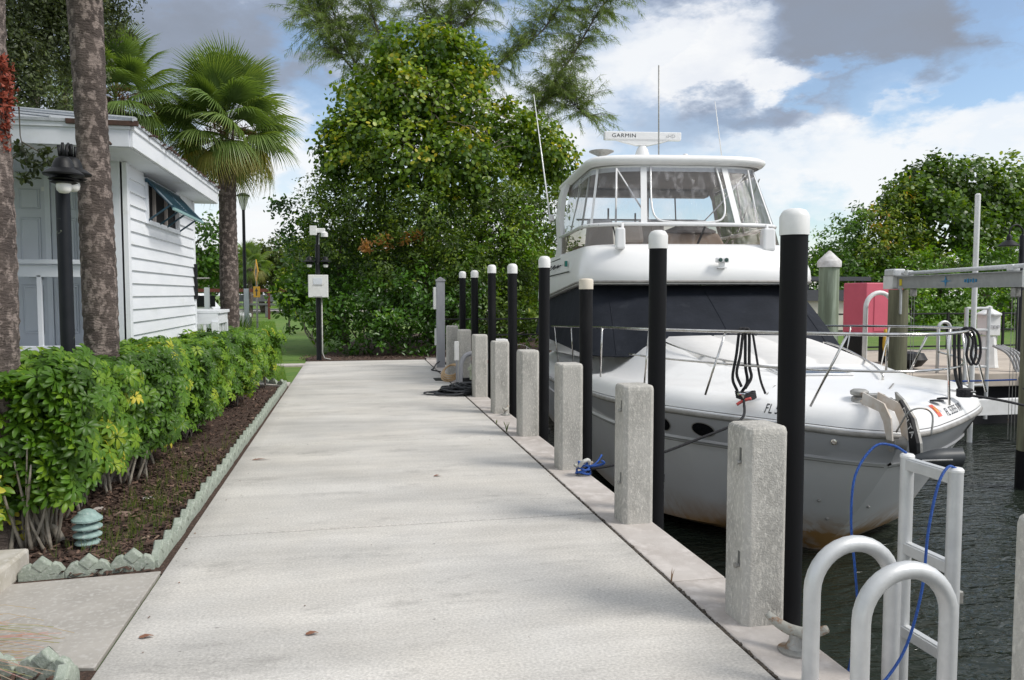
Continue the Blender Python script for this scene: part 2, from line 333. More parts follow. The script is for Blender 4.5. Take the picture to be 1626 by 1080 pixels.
# ---------------------------------------------------------------- ground, water, quay
mb = MB()
mb.add([(-400,-60,-.03),(1.80,-60,-.03),(1.80,600,-.03),(-400,600,-.03)], [(0,1,2,3)])
mb.add([(1.80,20.62,-.03),(400,20.62,-.03),(400,600,-.03),(1.80,600,-.03)], [(0,1,2,3)])
mb.build('ground', M_lawn, kind='structure')
def water_mat():
    m = bpy.data.materials.new('harbour_water'); m.use_nodes = True; nt = m.node_tree; N = nt.nodes; L = nt.links; b = N['Principled BSDF']
    b.inputs['Base Color'].default_value = (.018,.024,.018,1); b.inputs['Roughness'].default_value = .07; b.inputs['IOR'].default_value = 1.33
    ge = N.new('ShaderNodeNewGeometry')
    def nz(scale, st, det, dist=0):
        mp = N.new('ShaderNodeMapping'); mp.inputs['Scale'].default_value = st; mp.inputs['Rotation'].default_value = (0,0,R(12)); L.new(ge.outputs['Position'], mp.inputs[0])
        n = N.new('ShaderNodeTexNoise'); n.inputs['Scale'].default_value = scale; n.inputs['Detail'].default_value = det; n.inputs['Distortion'].default_value = dist; L.new(mp.outputs[0], n.inputs['Vector']); return n.outputs['Fac']
    a = N.new('ShaderNodeMath'); a.operation = 'MULTIPLY_ADD'; L.new(nz(5.5, (1, 2.2, 1), 2, .8), a.inputs[0]); a.inputs[1].default_value = .45; L.new(nz(2.0, (1, 2.4, 1), 2, .6), a.inputs[2])
    bp = N.new('ShaderNodeBump'); bp.inputs['Strength'].default_value = 1.0; bp.inputs['Distance'].default_value = .062; L.new(a.outputs[0], bp.inputs['Height']); L.new(bp.outputs[0], b.inputs['Normal'])
    return m
MB().add([(2.0,-60,-1.2),(400,-60,-1.2),(400,20.66,-1.2),(2.0,20.66,-1.2)], [(0,1,2,3)]).build('water', water_mat(), kind='structure')
# walk in cast slabs, thin joints between them
walk = thing('walkway', '', ''); 
for k in ('label','category'): del walk[k]
walk['kind'] = 'structure'
ys = [-6, 2.4, 5.85, 9.3, 12.75, 16.3, 20.6]
for a, b in zip(ys, ys[1:]):
    MB().box((.34, (a+b)/2, -.06), (3.04, b-a-.022, .12)).build('slab', M_walk, walk, bevel=.006, seg=1)
MB().box((.35, 7.3, -.075), (3.06, 26.6, .12)).build('sub_base', M_joint, walk)
# rough joint with crumbs
rb = MB()
y = 1.0
while y < 20.6:
    l = random.uniform(.02,.06); rb.box((1.871+random.uniform(-.004,.004), y, -.012+random.uniform(0,.007)), (random.uniform(.012,.026), l, .012), rz=random.uniform(-.3,.3)); y += l*random.uniform(.7,1.5)
rb.build('joint_filler', M_joint, walk, kind='stuff')
quay = thing('quay_coping', '', '')
for k in ('label','category'): del quay[k]
quay['kind'] = 'structure'
for a, b in ((-6, 4.35), (4.35, 10.2), (10.2, 16.0), (16.0, 20.6)):
    MB().box((2.056, (a+b)/2, -.10), (.352, b-a-.006, .20)).build('slab', M_cap, quay, bevel=.012, seg=2)
MB().box((2.02, 7.3, -1.2), (.28, 26.6, 2.0)).build('seawall_face', M_wallface, quay)
MB().box((14, 20.74, -.9), (24.2, .26, 1.86)).build('seawall_face', M_wallface, quay)
MB().box((14, 20.72, -.02), (24.2, .45, .10)).build('coping_beam', M_cap, quay)
# lower left pad and mulch beds
MB().prism([(-1.20,3.87),(-1.20,5.17),(-2.2,5.10),(-6,4.6),(-6,3.9),(-2.1,4.06)], -.08, -.004).build('side_path', M_pad, bevel=.004, kind='structure')
MB().add([(-1.17,5.15,-.016),(-1.17,15.2,-.016),(-2.0,16.6,-.016),(-4,16.6,-.016),(-10,9.0,-.016),(-10,4.3,-.016),(-6,4.3,-.016),(-2.2,5.0,-.016)], [tuple(range(7,-1,-1))]).build('mulch_bed', M_mulchbed, kind='structure')
MB().add([(-1.17,0,-.016),(-1.17,3.86,-.016),(-2.1,4.0,-.016),(-6,3.85,-.016),(-6,0,-.016)], [(4,3,2,1,0)][::-1]).build('mulch_bed', M_mulchbed, kind='structure')
MB().box((-3.0, 19.75, -.05), (3.7, .55, .11)).build('side_path', M_cap, kind='structure')
MB().prism([(-1.2,15.15),(-1.2,15.75),(-2.1,16.3),(-2.2,15.7)], -.05, .012).build('paving_stone', M_cap, kind='structure')
MB().prism([(-30,76),(30,76),(30,80),(-30,80)], -.03, .10).build('kerb', M_cap, kind='structure')
MB().prism([(-60,80),(60,80),(60,92),(-60,92)], -.03, .02).build('road', M_asphalt, kind='structure')
MB().prism([(-1.15,20.7),(1.9,20.65),(1.9,20.9),(14,20.9),(14,34),(.6,34),(-.6,24),(-1.25,21.6)], -.03, .006).build('mulch_bed', M_mulchbed, kind='structure')
MB().prism([(-4.3,22),(-3.2,24),(-3.2,33),(-5.2,33)], -.03, .008).build('mulch_bed', M_mulchbed, kind='structure')
# mulch chips, dead leaves, weeds
def in_bed(n):
    P = []
    while len(P) < n:
        y = random.uniform(4.4, 15) if random.random() < .35 else random.uniform(4.6, 9); x = random.uniform(-4.2 if y < 6.5 else -2.9, -1.27)
        if y < 5.16+(-1.25-x)*.02: continue
        P.append((x, y, 0))
    return np.array(P)
P = in_bed(15000); P2 = np.column_stack([RNG.uniform(-2.8,-1.28,2500), RNG.uniform(2.4,3.86,2500), np.zeros(2500)]); P3 = np.column_stack([RNG.uniform(-1.4,2.6,1500), RNG.uniform(20.8,22.4,1500), np.full(1500,.02)])
P = np.vstack([P, P2, P3]); P[:,2] += RNG.uniform(-.012,.02,len(P))
tv = np.array([[-.5,-.18,0],[.5,-.13,0],[.42,.17,.03],[-.45,.2,.02],[0,0,.12]]); tf = np.array([[0,1,4],[1,2,4],[2,3,4],[3,0,4]])
V, F, v = scatter(P, np.column_stack([RNG.normal(0,.45,len(P)), RNG.normal(0,.45,len(P)), np.ones(len(P))]), RNG.uniform(.018,.062,len(P)), tv, tf, RNG.beta(1.6,2.4,len(P)))
o = mesh_np('bark_mulch', V, F, M_chip, None, v); o['kind'] = 'stuff'
# leaf litter and specks on the walk
M_litter = leaf_mat('dead_leaf', [(0,(.05,.03,.02)),(.5,(.16,.07,.035)),(1,(.32,.22,.12))], rough=.8, trans=.1)
n = 150; P = np.column_stack([RNG.uniform(-1.15,1.84,n), RNG.uniform(3,20,n), np.full(n,.004)]); P[:60,0] = -1.15+np.abs(RNG.normal(0,.12,60))
V, F, v = scatter(P, np.column_stack([RNG.normal(0,.2,n), RNG.normal(0,.2,n), np.ones(n)]), RNG.uniform(.006,.022,n), tv, tf, RNG.uniform(0,.7,n))
o = mesh_np('leaf_litter', V, F, M_litter, None, v); o['kind'] = 'stuff'
for lx, ly, sz, lab in ((-.95, 8.45, .09, 'long tan dead leaf lying on the walk beside the edging'), (-.22, 4.02, .032, 'small reddish dead leaf lying on the nearest slab'), (.78, 7.35, .035, 'dark twig lying near the joint on the walk'), (-1.04, 4.15, .035, 'curled dark leaf on the walk beside the near corner edging')):
    b = MB(); b.grid([[(-sz, -.008, 0), (-sz, .008, .004)], [(-sz*.3, -.018, .006), (-sz*.3, .018, .01)], [(sz*.5, -.014, .012), (sz*.5, .014, .006)], [(sz, -.002, .004), (sz, .002, .004)]])
    tag(b.build('dead_leaf', mat('tan_leaf', (.28,.13,.07), (.18,.08,.05), rough=.8, nscale=30), smooth=True, loc=(lx, ly, .005)), lab, 'leaf', 'dead leaves on the walk')
# ---------------------------------------------------------------- concrete posts along the quay
def post_mesh():
    b = MB(); w, c, h = .122, .03, 1.05
    oc = lambda w, c: [(-w+c,-w),(w-c,-w),(w,-w+c),(w,w-c),(w-c,w),(-w+c,w),(-w,w-c),(-w,-w+c)]
    rows = [[Vector((x*k, y*k, z)) for x, y in oc(w, c)] for z, k in ((-.2,1),(0,1),(.35,.998),(.7,1.001),(h-.034,1),(h-.012,.965),(h,.88))]
    b.grid(rows, closed=True); n = len(b.v); b.f.append(tuple(range(n-8, n))); b.mi.append(0); return b
post_labels = ['pale concrete post at the right edge of the photo beyond the ladder', 'nearest full concrete post with bolt recesses beside the tallest near piling',
 'second full concrete post from the camera with small bolts in its side', 'third full concrete post, standing behind the cleat wrapped in blue rope', 'concrete post directly behind the grass tuft in the joint',
 'concrete post with the small bare iron cleat at its foot', 'concrete post at the right end of the black hose coil', 'concrete post half hidden behind the grey hoop handle', 'farthest concrete post next to the tall grey pedestal']
post_me = None; M_hole = mat('recess_shadow_grey', (.12,.12,.11), rough=.95)
for i in range(-1, 8):
    y = 3.656+1.85*i+.122; x = 2.105
    if i == -1: x, y = 2.150, 1.945
    t = thing('concrete_post', post_labels[i+1], 'post', (x, y, 0), 0, 'concrete posts along the quay')
    if post_me is None: o = post_mesh().build('shaft', M_post, t, bevel=.006, seg=2); post_me = o.data
    else:
        o = o.copy(); C.objects.link(o); o.parent = t
    if i in (0, 1):
        for zz in (.86, .31) :
            b = MB(); b.lathe([(.010,-.012),(.010,.02),(.016,.021),(.016,.028)], (-.118,-.055,zz), 8, Matrix.Rotation(R(-90),4,'Y')); b.build('bolt', M_galv, t)
            b = MB(); b.box((-.1195,-.055,zz+.035), (.008,.026,.085)); b.build('recess', M_hole, t, bevel=.004)
# ---------------------------------------------------------------- black sleeved pilings with domed caps
def pile(x, y, top, r, label, capm):
    r *= .86; x -= .012
    t = thing('mooring_piling', label, 'piling', (x, y, -1.6), 0, 'black pilings with caps along the quay'); H = top+1.6; b = MB(); n = 24
    t.rotation_euler = (R(random.uniform(-.25,.25)), R(random.uniform(-.15,.25)), random.uniform(0,3))
    prof = [(r,0),(r,.7)]
    z = .7
    while z < H-.3: prof.append((r*(1+random.uniform(-.012,.02)), z+.2)); z += .35
    prof.append((r, H-.11)); b.lathe(prof, n=n); b.build('sleeve', M_black, t, smooth=True)
    b = MB()
    if capm is M_capcream: b.lathe([(r+.006,H-.10),(r+.008,H-.01),(r,H+.004),(r*.5,H+.010),(.002,H+.012)], n=n)
    else: b.lathe([(r+.006,H-.13),(r+.007,H-.030),(r*.97,H-.010),(r*.80,H+.006),(r*.45,H+.015),(0.002,H+.018)], n=n)
    b.build('cap', capm, t, smooth=True, angle=60)
    b = MB(); zc = random.uniform(1.4,1.9); b.box((r*.95, -.02, zc), (.03,.05,.07)); b.build('bracket', M_blackmetal, t, bevel=.006)
for x, y, top, r, lab, cm in [(2.395,3.90,2.19,.085,'nearest, tallest looking black piling with a white dome',M_capwhite),
    (2.385,5.85,2.225,.081,'second black piling from the camera, standing before the dark windscreen cover',M_capwhite),(2.375,7.71,1.885,.078,'lowest black piling, the one with a flat cream cap',M_capcream),
    (2.375,9.60,2.195,.081,'black piling at the left edge of the boat with a tall white dome',M_capwhite),(2.375,11.47,2.17,.081,'black piling second to the left of the boat',M_capwhite),
    (2.375,13.29,2.22,.081,'black piling standing behind the post beside the hose coil',M_capwhite),(2.375,15.18,2.18,.081,'second farthest black piling, white dome against the bushes',M_capwhite),(2.375,17.0,2.21,.081,'farthest black piling, nearest the tall grey pedestal',M_capwhite)]:
    pile(x, y, top, r, lab, cm)
# ---------------------------------------------------------------- cleats
def cleat(name, loc, rz, label, s=1.0, m=M_galv):
    t = thing(name, label, 'cleat', loc, rz, 'iron cleats on the coping')
    b = MB(); b.lathe([(.085*s,0),(.085*s,.010),(.05*s,.02),(.034*s,.055*s),(.03*s,.085*s)], n=16)
    b.build('base', m, t, smooth=True)
    b = MB(); pts = spline([(-.145*s,0,.150*s),(-.11*s,0,.128*s),(-.05*s,0,.103*s),(0,0,.098*s),(.05*s,0,.103*s),(.11*s,0,.128*s),(.145*s,0,.150*s)], 3)
    rr = [.014+.014*math.sin(math.pi*min(1,max(0,(i+2)/(len(pts)+3)))) for i in range(len(pts))]; b.tube(pts, [q*s for q in rr], 10)
    b.build('horn', mat('worn_cleat_paint', (.42,.42,.38), (.33,.32,.28), rough=.8, nscale=14, c3=(.24,.14,.08), n3=20, c3r=(.55,.65), bump=.4, bscale=60), t, smooth='all'); return t
cleat('dock_cleat', (2.10,3.36,0), R(-50), 'pale cast cleat at the foot of the nearest concrete post')
cleat('dock_cleat', (2.16,7.13,0), R(20), 'cleat wrapped in blue and white rope at the foot of the third post', .75)
cleat('dock_cleat', (2.14,10.9,0), R(60), 'small bare grey cleat farther down the coping', .8, M_galv)
# rope bundle on the second cleat
b = MB()
for k in range(5):
    ph = k*1.3; b.tube([(2.15+.07*math.cos(a+ph)*(1-.1*k), 7.11+.055*math.sin(a+ph), .03+.022*k+.012*math.sin(2*a)) for a in [i*2*math.pi/18 for i in range(18)]], .011, 6, closed=True)
tag(b.build('cleat_rope', M_rope_bl, smooth='all'), 'blue rope wound round the second cleat', 'rope')
b = MB(); b.tube(spline([(2.10,7.06,.10),(2.12,7.02,.15),(2.17,7.03,.165),(2.20,7.08,.13),(2.17,7.12,.09),(2.12,7.1,.10)], 4), .018, 8)
tag(b.build('cleat_rope', M_rope_w, smooth='all'), 'off white rope hitch on top of the blue wound cleat', 'rope')
b = MB(); b.tube(spline([(2.2,7.1,.09),(2.27,7.06,.10),(2.33,7.02,.13),(2.30,7.0,.16)], 4), .012, 6); b.tube(spline([(2.2,7.1,.07),(2.28,7.1,.12),(2.34,7.12,.19)], 4), .010, 6)
tag(b.build('rope_tail', M_rope_bl, smooth='all'), 'blue rope tail sticking out to the right of the wrapped cleat', 'rope')
# tufts in the joint
def tuft(x, y, z, n, h, label, m):
    V = []; F = []
    for k in range(n):
        a = random.uniform(0, 6.28); l = random.uniform(.4,1)*h; dx, dy = math.cos(a)*l*.35, math.sin(a)*l*.35; w = .004
        o = len(V); V += [(x-w,y,z),(x+w,y,z),(x+dx*.4+w*.7,y+dy*.4,z+l*.6),(x+dx*.4-w*.7,y+dy*.4,z+l*.6),(x+dx,y+dy,z+l)]
        F += [(o,o+1,o+2),(o,o+2,o+3),(o+3,o+2,o+4)]
    V = np.array(V); o = mesh_np('grass_tuft', V, np.array(F), m, None, RNG.uniform(.2,.9,len(V))); return tag(o, label, 'grass tuft')
M_blade = leaf_mat('grass_blade', [(0,(.05,.10,.015)),(.6,(.12,.19,.03)),(1,(.30,.28,.08))], rough=.6, trans=.3)
tuft(1.885, 9.55, 0, 16, .16, 'green tuft of grass growing out of the joint by the fourth post', M_blade)
tuft(1.875, 4.35, 0, 3, .10, 'single dry sprig standing in the joint beside the nearest post', M_litter)
tuft(1.875, 10.2, 0, 7, .07, 'low sprig of weeds in the joint farther along', M_blade)
# ---------------------------------------------------------------- grab hoops and ladder
for y, lab in ((3.05, 'farther of the two aluminium grab hoops at the ladder head'), (2.71, 'nearer of the two aluminium grab hoops at the ladder head')):
    b = MB(); r = .202; pts = [(-.202,0,-.06),(-.202,0,.1),(-.202,0,.32)]+[(-r*math.cos(a),0,.425+r*math.sin(a)) for a in [math.pi*k/16 for k in range(17)]]+[(.202,0,.3),(.202,0,0),(.202,0,-1.4)]
    b.tube(pts, .0365, 18); b.lathe([(.048,-.004),(.048,.006),(.038,.010)], (-.202,0,0), 16)
    tag(b.build('grab_hoop', M_alu, smooth=True, loc=(2.182, y, 0)), lab, 'grab hoop', 'grab hoops at the ladder')
lt = thing('dock_ladder', 'aluminium boarding ladder standing behind the two grab hoops', 'ladder', (2.62, 3.12, -1.6))
for dy in (.155, -.155):
    b = MB(); b.tube([(0,dy,0),(0,dy,2.55)], .032, 14); b.build('stile', M_alu, lt, smooth=True)
    b = MB(); b.lathe([(.034,0),(.034,.01),(.027,.018)], (0,dy,2.55), 14); b.build('end_cap', M_capwhite, lt, smooth=True)
for z in (2.52, 2.11, 1.70, 1.29, .88):
    b = MB(); b.box((0,0,z), (.05,.30,.052)); b.box((0,0,z+.028), (.034,.28,.008)); b.build('rung', M_alu, lt, bevel=.006)
b = MB(); b.box((.034,-.155,1.98), (.03,.035,.06)); b.build('bracket', M_galv, lt, bevel=.006)
def rope(name, pts, r, m, label, cat='rope', k=6, n=7):
    b = MB(); b.tube(spline(pts, k), r, n); return tag(b.build(name, m, smooth='all'), label, cat)
rope('blue_line', [(2.62,3.28,.97),(2.58,3.33,1.0),(2.50,3.36,.99),(2.40,3.36,.85),(2.385,3.36,.62),(2.42,3.37,.38),(2.46,3.40,.15),(2.46,3.44,-.12),(2.40,3.46,-.36),(2.30,3.46,-.42),(2.245,3.46,-.44)], .0062, M_rope_bl, 'blue line looping from the top left of the ladder behind the hoops')
rope('blue_line', [(2.62,2.965,.965),(2.57,2.955,.975),(2.51,2.94,.90),(2.46,2.93,.70),(2.43,2.92,.45),(2.37,2.93,.20),(2.28,2.94,.05),(2.20,2.95,-.02),(2.205,2.97,-.3)], .0062, M_rope_bl, 'blue line hanging from the top right of the ladder in front of the rungs')
# ---------------------------------------------------------------- water and power fittings half way down the quay
t = thing('dock_pedestal', 'tall square grey pedestal post with a pointed cap and white boxes', 'pedestal', (2.04, 18.4, 0))
b = MB(); b.box((0,0,1.02), (.19,.19,2.04)); b.build('column', mat('grey_pvc', (.36,.365,.39), (.30,.305,.33), rough=.5, nscale=6, stretch=(1,1,.3)), t, bevel=.008)
b = MB(); b.prism([(-.11,0),(.11,0),(.11,.03),(0,.10),(-.11,.03)], -.11, .11, Matrix.Translation((0,0,2.03)) @ Matrix.Rotation(R(90),4,'X')); b.build('cap', M_capwhite if False else MATS['grey_pvc'], t)
b = MB(); b.box((-.13,0,1.63), (.07,.16,.52)); b.build('meter_box', M_capwhite, t, bevel=.01)
b = MB(); b.box((-.115,0,.72), (.045,.10,.40), taper=(1,.8)); b.build('hose_holder', M_capwhite, t, bevel=.01)
rope('power_lead', [(2.0,18.28,.14),(1.90,18.1,.10),(1.82,17.9,.02),(1.75,17.6,.015),(1.9,17.2,.015)], .014, M_rope_b, 'short black cord at the foot of the tall grey pedestal', 'power lead')
t = thing('hose_bib_post', 'grey bent conduit hoop with a white box, beside the hose coil', 'conduit', (2.02, 14.55, 0))
b = MB(); b.tube(spline([(-.03,0,0),(-.03,0,.25),(-.02,0,.42),(.05,.0,.56),(.16,0,.61),(.21,0,.60)], 5), .045, 12); b.build('pipe', MATS['grey_pvc'], t, smooth='all')
b = MB(); b.box((-.10,.05,.66), (.085,.07,.36)); b.build('switch_box', M_capwhite, t, bevel=.01)
b = MB(); b.box((-.10,.05,.24), (.03,.03,.48)); b.build('stem', MATS['grey_pvc'], t)
b = MB(); b.lathe([(.02,0),(.024,.1),(.02,.17),(.03,.18),(.03,.24),(.012,.30)], (.15,-.06,.12), 10); b.lathe([(.035,0),(.035,.02)], (.12,-.08,.33), 10, Matrix.Rotation(R(80),4,'X'))
b.build('valve', mat('brass_green_valve', (.42,.46,.38), (.30,.33,.22), rough=.6, nscale=30), t, smooth=True)
b = MB(); b.box((.14,.02,.10), (.3,.10,.10)); b.build('base_plate', M_blackmetal, t, bevel=.01)
b = MB()
for k in range(34):
    a0 = random.uniform(0,6.28); rx = random.uniform(.16,.36); ry = random.uniform(.10,.30); z = .02+.17*(k/34)*random.uniform(.6,1.1); cx = random.uniform(-.07,.05)-.06*(1-k/34); cy = random.uniform(-.07,.07)
    if k > 22: rx *= .75; cx += .09
    if k < 6: rx += .10; cx -= .10
    b.tube([(cx+rx*math.cos(a+a0), cy+ry*math.sin(a+a0), max(.014, z+.018*math.sin(2*a+k)+.012*math.cos(3*a))) for a in [i*2*math.pi/22 for i in range(22)]], .0125, 6, closed=True)
o = b.build('hose_coil', mat('black_hose', (.022,.024,.028), (.045,.048,.055), rough=.45, nscale=20), smooth='all', loc=(1.84, 13.35, 0)); tag(o, 'untidy coil of black hose lying on the walk before a post', 'hose')
b = MB()
for k in range(4):
    b.tube([(.20*math.cos(a)*(1-.1*k), .26*math.sin(a), .16+.15*math.sin(a*1.0+.6)*(1-.15*k)+.015*k) for a in [i*2*math.pi/22 for i in range(22)]], .016, 7, closed=True)
tag(b.build('hose_coil', mat('tan_hose', (.50,.34,.18), (.42,.28,.15), rough=.5), smooth='all', loc=(1.93, 15.5, 0)), 'small coil of tan hose leaning behind the black coil', 'hose')
tag(MB().box((0,0,.008), (.26,.42,.016)).build('rubber_mat', M_blackmetal, bevel=.004, loc=(1.74,15.7,0)), 'small black rubber mat beside the tan hose', 'mat')
# ---------------------------------------------------------------- railing on the back quay
rl = thing('quay_railing', 'thin black metal railing along the back quay behind the pilings', 'railing', (2.3,20.85,0))
for z in (.62, 1.05): MB().tube([(0,0,z),(9.0,0,z)], .02, 6).build('rail', M_blackmetal, rl)
for k in range(7): MB().box((k*1.5,0,.53), (.04,.04,1.06)).build('post', M_blackmetal, rl)
# ---------------------------------------------------------------- small skiff beyond the pilings
sk = thing('skiff', 'small white skiff with a pink stripe moored beyond the pilings', 'boat', (3.75, 18.3, -1.2))
rows = []
for s_, (b_, z_) in enumerate([(.0,.15),(.40,.2),(.62,.75),(.68,1.28),(.66,1.34)]):
    row = []
    for k in range(13):
        a = math.pi*k/12; row.append(Vector((-b_*math.cos(a), (1-math.sin(a)**.8)*1.1 + (0 if b_ else .5), z_+.12*math.sin(a)))) 
    rows.append([Vector((-b_, 3.2, z_))]+row+[Vector((b_, 3.2, z_))])
b = MB(); b.grid(rows); b.add(rows[-1], [tuple(range(len(rows[-1])))]); b.build('hull', mat('white_gelcoat', (.80,.80,.80), (.77,.77,.77), rough=.22, nscale=2, coat=.3), sk, smooth=True)
b = MB(); b.grid([[v*1.0+Vector((0,0,-.02)) for v in rows[3]], [v+Vector((0,0,-.10)) for v in rows[3]]]); sc = b.build('stripe', M_red, sk); sc.scale = (1.02,1.0,1)
for s_ in (-.55,.55): MB().tube(spline([(s_,.6,1.35),(s_*1.05,.5,1.55),(s_*1.05,1.4,1.62),(s_,2.4,1.55)],4), .014, 6).build('grab_rail', M_steel, sk, smooth='all')
for s_ in (-.55,0,.55): MB().tube([(s_,.9,1.35),(s_,.85,1.62)], .012, 6).build('stanchion', M_steel, sk)
MB().box((0,1.9,1.5), (.5,.4,.5)).build('console', MATS['white_gelcoat'], sk, bevel=.05)
# ---------------------------------------------------------------- the motor yacht; local axes: x to port, y aft from the bow, z up
M_gel = MATS['white_gelcoat']
M_hullgrey = mat('grey_hull_gelcoat', (.5,.5,.5), (.47,.47,.47), rough=.25, nscale=2, coat=.4)
def hull_material():
    m = bpy.data.materials.new('stained_hull'); m.use_nodes = True; nt = m.node_tree; N = nt.nodes; L = nt.links; b = N['Principled BSDF']
    tc = N.new('ShaderNodeTexCoord'); sp = N.new('ShaderNodeSeparateXYZ'); L.new(tc.outputs['Object'], sp.inputs[0])
    def mr(v, a, c, lo=0, hi=1, st='LINEAR'):
        r = N.new('ShaderNodeMapRange'); r.interpolation_type = st; L.new(v, r.inputs[0])
        for i, x in enumerate((a, c, lo, hi)): r.inputs[i+1].default_value = x
        return r.outputs[0]
    def nz(scale, st, det=5):
        mp = N.new('ShaderNodeMapping'); mp.inputs['Scale'].default_value = st; L.new(tc.outputs['Object'], mp.inputs[0]); n = N.new('ShaderNodeTexNoise'); n.inputs['Scale'].default_value = scale; n.inputs['Detail'].default_value = det; L.new(mp.outputs[0], n.inputs[0]); return n.outputs['Fac']
    def op(o, a, c):
        k = N.new('ShaderNodeMath'); k.operation = o; k.use_clamp = True
        for i, v in enumerate((a, c)):
            if isinstance(v, (int,float)): k.inputs[i].default_value = v
            else: L.new(v, k.inputs[i])
        return k.outputs[0]
    def mix(f, a, c):
        k = N.new('ShaderNodeMix'); k.data_type = 'RGBA'; L.new(f, k.inputs[0])
        for i, v in ((6, a), (7, c)):
            if isinstance(v, tuple): k.inputs[i].default_value = (*v, 1)
            else: L.new(v, k.inputs[i])
        return k.outputs[2]
    base = mix(mr(sp.outputs['Z'], .10, .06, 0, 1, 'SMOOTHSTEP'), (.43,.435,.45), (.73,.73,.73))
    # rusty waterline stain: strongest near the stem, streaky
    low = mr(sp.outputs['Z'], -.55, -1.0, 0, 1, 'SMOOTHSTEP'); nearbow = mr(sp.outputs['Y'], 3.3, 1.2, 0, 1, 'SMOOTHSTEP')
    blot = mr(nz(2.2, (1,1,.8), 6), .34, .56)
    strk = mr(nz(1.0, (9,14,1.2), 4), .50, .60)
    f1 = op('MULTIPLY', op('MULTIPLY', low, nearbow), op('ADD', op('MULTIPLY', blot, .85), op('MULTIPLY', strk, .45)))
    line = mr(sp.outputs['Z'], -.90, -1.0, 0, 1); f1 = op('ADD', f1, op('MULTIPLY', line, .35))
    c1 = mix(f1, base, (.42,.235,.085))
    c2 = mix(op('MULTIPLY', mr(nz(1.4, (1,1,1), 7), .50, .75), .22), c1, (.30,.29,.27))
    L.new(c2, b.inputs['Base Color']); b.inputs['Roughness'].default_value = .28; b.inputs['Coat Weight'].default_value = .2; return m
M_hull = hull_material()
M_rub = mat('rub_rail', (.30,.29,.27), (.20,.19,.17), rough=.5, nscale=9)
M_deck = mat('white_deck_gelcoat', (.83,.83,.82), (.80,.80,.795), rough=.35, nscale=1.2, coat=.15, c3=(.70,.70,.68), n3=2.0, c3r=(.6,.8))
M_canvas = mat('navy_black_canvas', (.010,.0125,.018), (.016,.019,.027), rough=.8, spec=.2, nscale=2.2, bump=.35, bscale=5, c3=(.026,.030,.038), n3=3.5, c3r=(.6,.75), bdist=.03)
M_beige = mat('beige_vinyl', (.46,.38,.31), (.41,.34,.28), rough=.6, nscale=3)
M_headliner = mat('grey_headliner', (.38,.365,.36), (.34,.33,.325), rough=.8, nscale=3)
yacht = thing('motor_yacht', 'large white motor yacht with a grey hull, covered windscreen and clear flybridge enclosure', 'motor yacht', (5.1, 6.52, 0), R(-7))
TG = [-.06,.10,.30,.60,1.0,1.4,2.0,3.0,4.5,6.5,9,12.5]; BG = [0,.40,.70,1.07,1.50,1.82,2.08,2.22,2.26,2.26,2.24,2.15]; ZG = [.40,.41,.425,.44,.455,.46,.44,.38,.29,.15,.02,-.05]
TC = [1.15,1.2,1.35,1.55,1.82,2.15,2.65,3.5,4.8,6.7,9,12.5]; BC = [0,.16,.42,.74,1.08,1.42,1.68,1.86,1.95,2.0,2.02,2.0]; ZC = [-.96,-.965,-.975,-.985,-1.0,-1.01,-1.03,-1.05,-1.06,-1.06,-1.06,-1.06]
def interp(A, q):
    q = min(max(q, 0), len(A)-1.0001); i = int(q); f = q-i; a = A[i-1] if i else 2*A[0]-A[1]; b, c = A[i], A[i+1]; d = A[i+2] if i+2 < len(A) else 2*A[-1]-A[-2]
    return .5*((2*b)+(-a+c)*f+(2*a-5*b+4*c-d)*f*f+(-a+3*b-3*c+d)*f**3)
def hullpt(q, u, side):                     # u 0 at the rub rail .. 1 at the chine
    bg, bc = interp(BG, q), interp(BC, q); tg, tc_ = interp(TG, q), interp(TC, q); zg, zc = interp(ZG, q), interp(ZC, q)
    fl = 1-(1-u)**1.45; st = u**1.25
    return Vector((side*max(0, bg+(bc-bg)*fl), tg+(tc_-tg)*st, zg-.035+(zc-zg+.035)*u))
QS = [k/4 for k in range(0, 45)]
US = [0,.04,.08,.14,.2,.22,.235,.3,.4,.5,.6,.7,.8,.9,1]
for side in (-1, 1):
    b = MB(); rows = []
    for q in QS:
        row = []
        for u in US:
            p = hullpt(q, u, side)
            if .215 < u < .23: p.x += side*.028          # raised strake
            row.append(p)
        # below the chine to the keel
        tk = max(interp(TC, q)+.45, 1.7); row.append(Vector((side*interp(BC, q)*.93, interp(TC, q)+.05, interp(ZC, q)-.05))); row.append(Vector((0, tk, -1.45)))
        rows.append(row)
    b.grid(rows, flip=(side > 0)); b.build('hull_side', M_hull, yacht, smooth=True, angle=28)
b = MB(); b.add([hullpt(11, u, -1) for u in US]+[hullpt(11, u, 1) for u in US[::-1]], [tuple(range(2*len(US)))]); b.build('transom', M_hullgrey, yacht)
rail_pts = [hullpt(q, 0, -1)+Vector((0,0,.012)) for q in QS[::-1]]+[hullpt(q, 0, 1)+Vector((0,0,.012)) for q in QS[1:]]
b = MB(); b.tube(rail_pts, .030, 8); b.build('rub_rail', M_rub, yacht, smooth='all')
b = MB(); b.tube([p+Vector((0,0,.030)) for p in rail_pts], .017, 6); b.build('rub_rail_insert', M_gel, yacht, smooth='all')
b = MB(); b.grid([[p+Vector((math.copysign(.004,p.x),0,0)) for p in [hullpt(q, u, -1) for q in QS[::-1]]+[hullpt(q, u, 1) for q in QS[1:]]] for u in (.245,.252)]); b.build('pinstripe', M_rub, yacht)
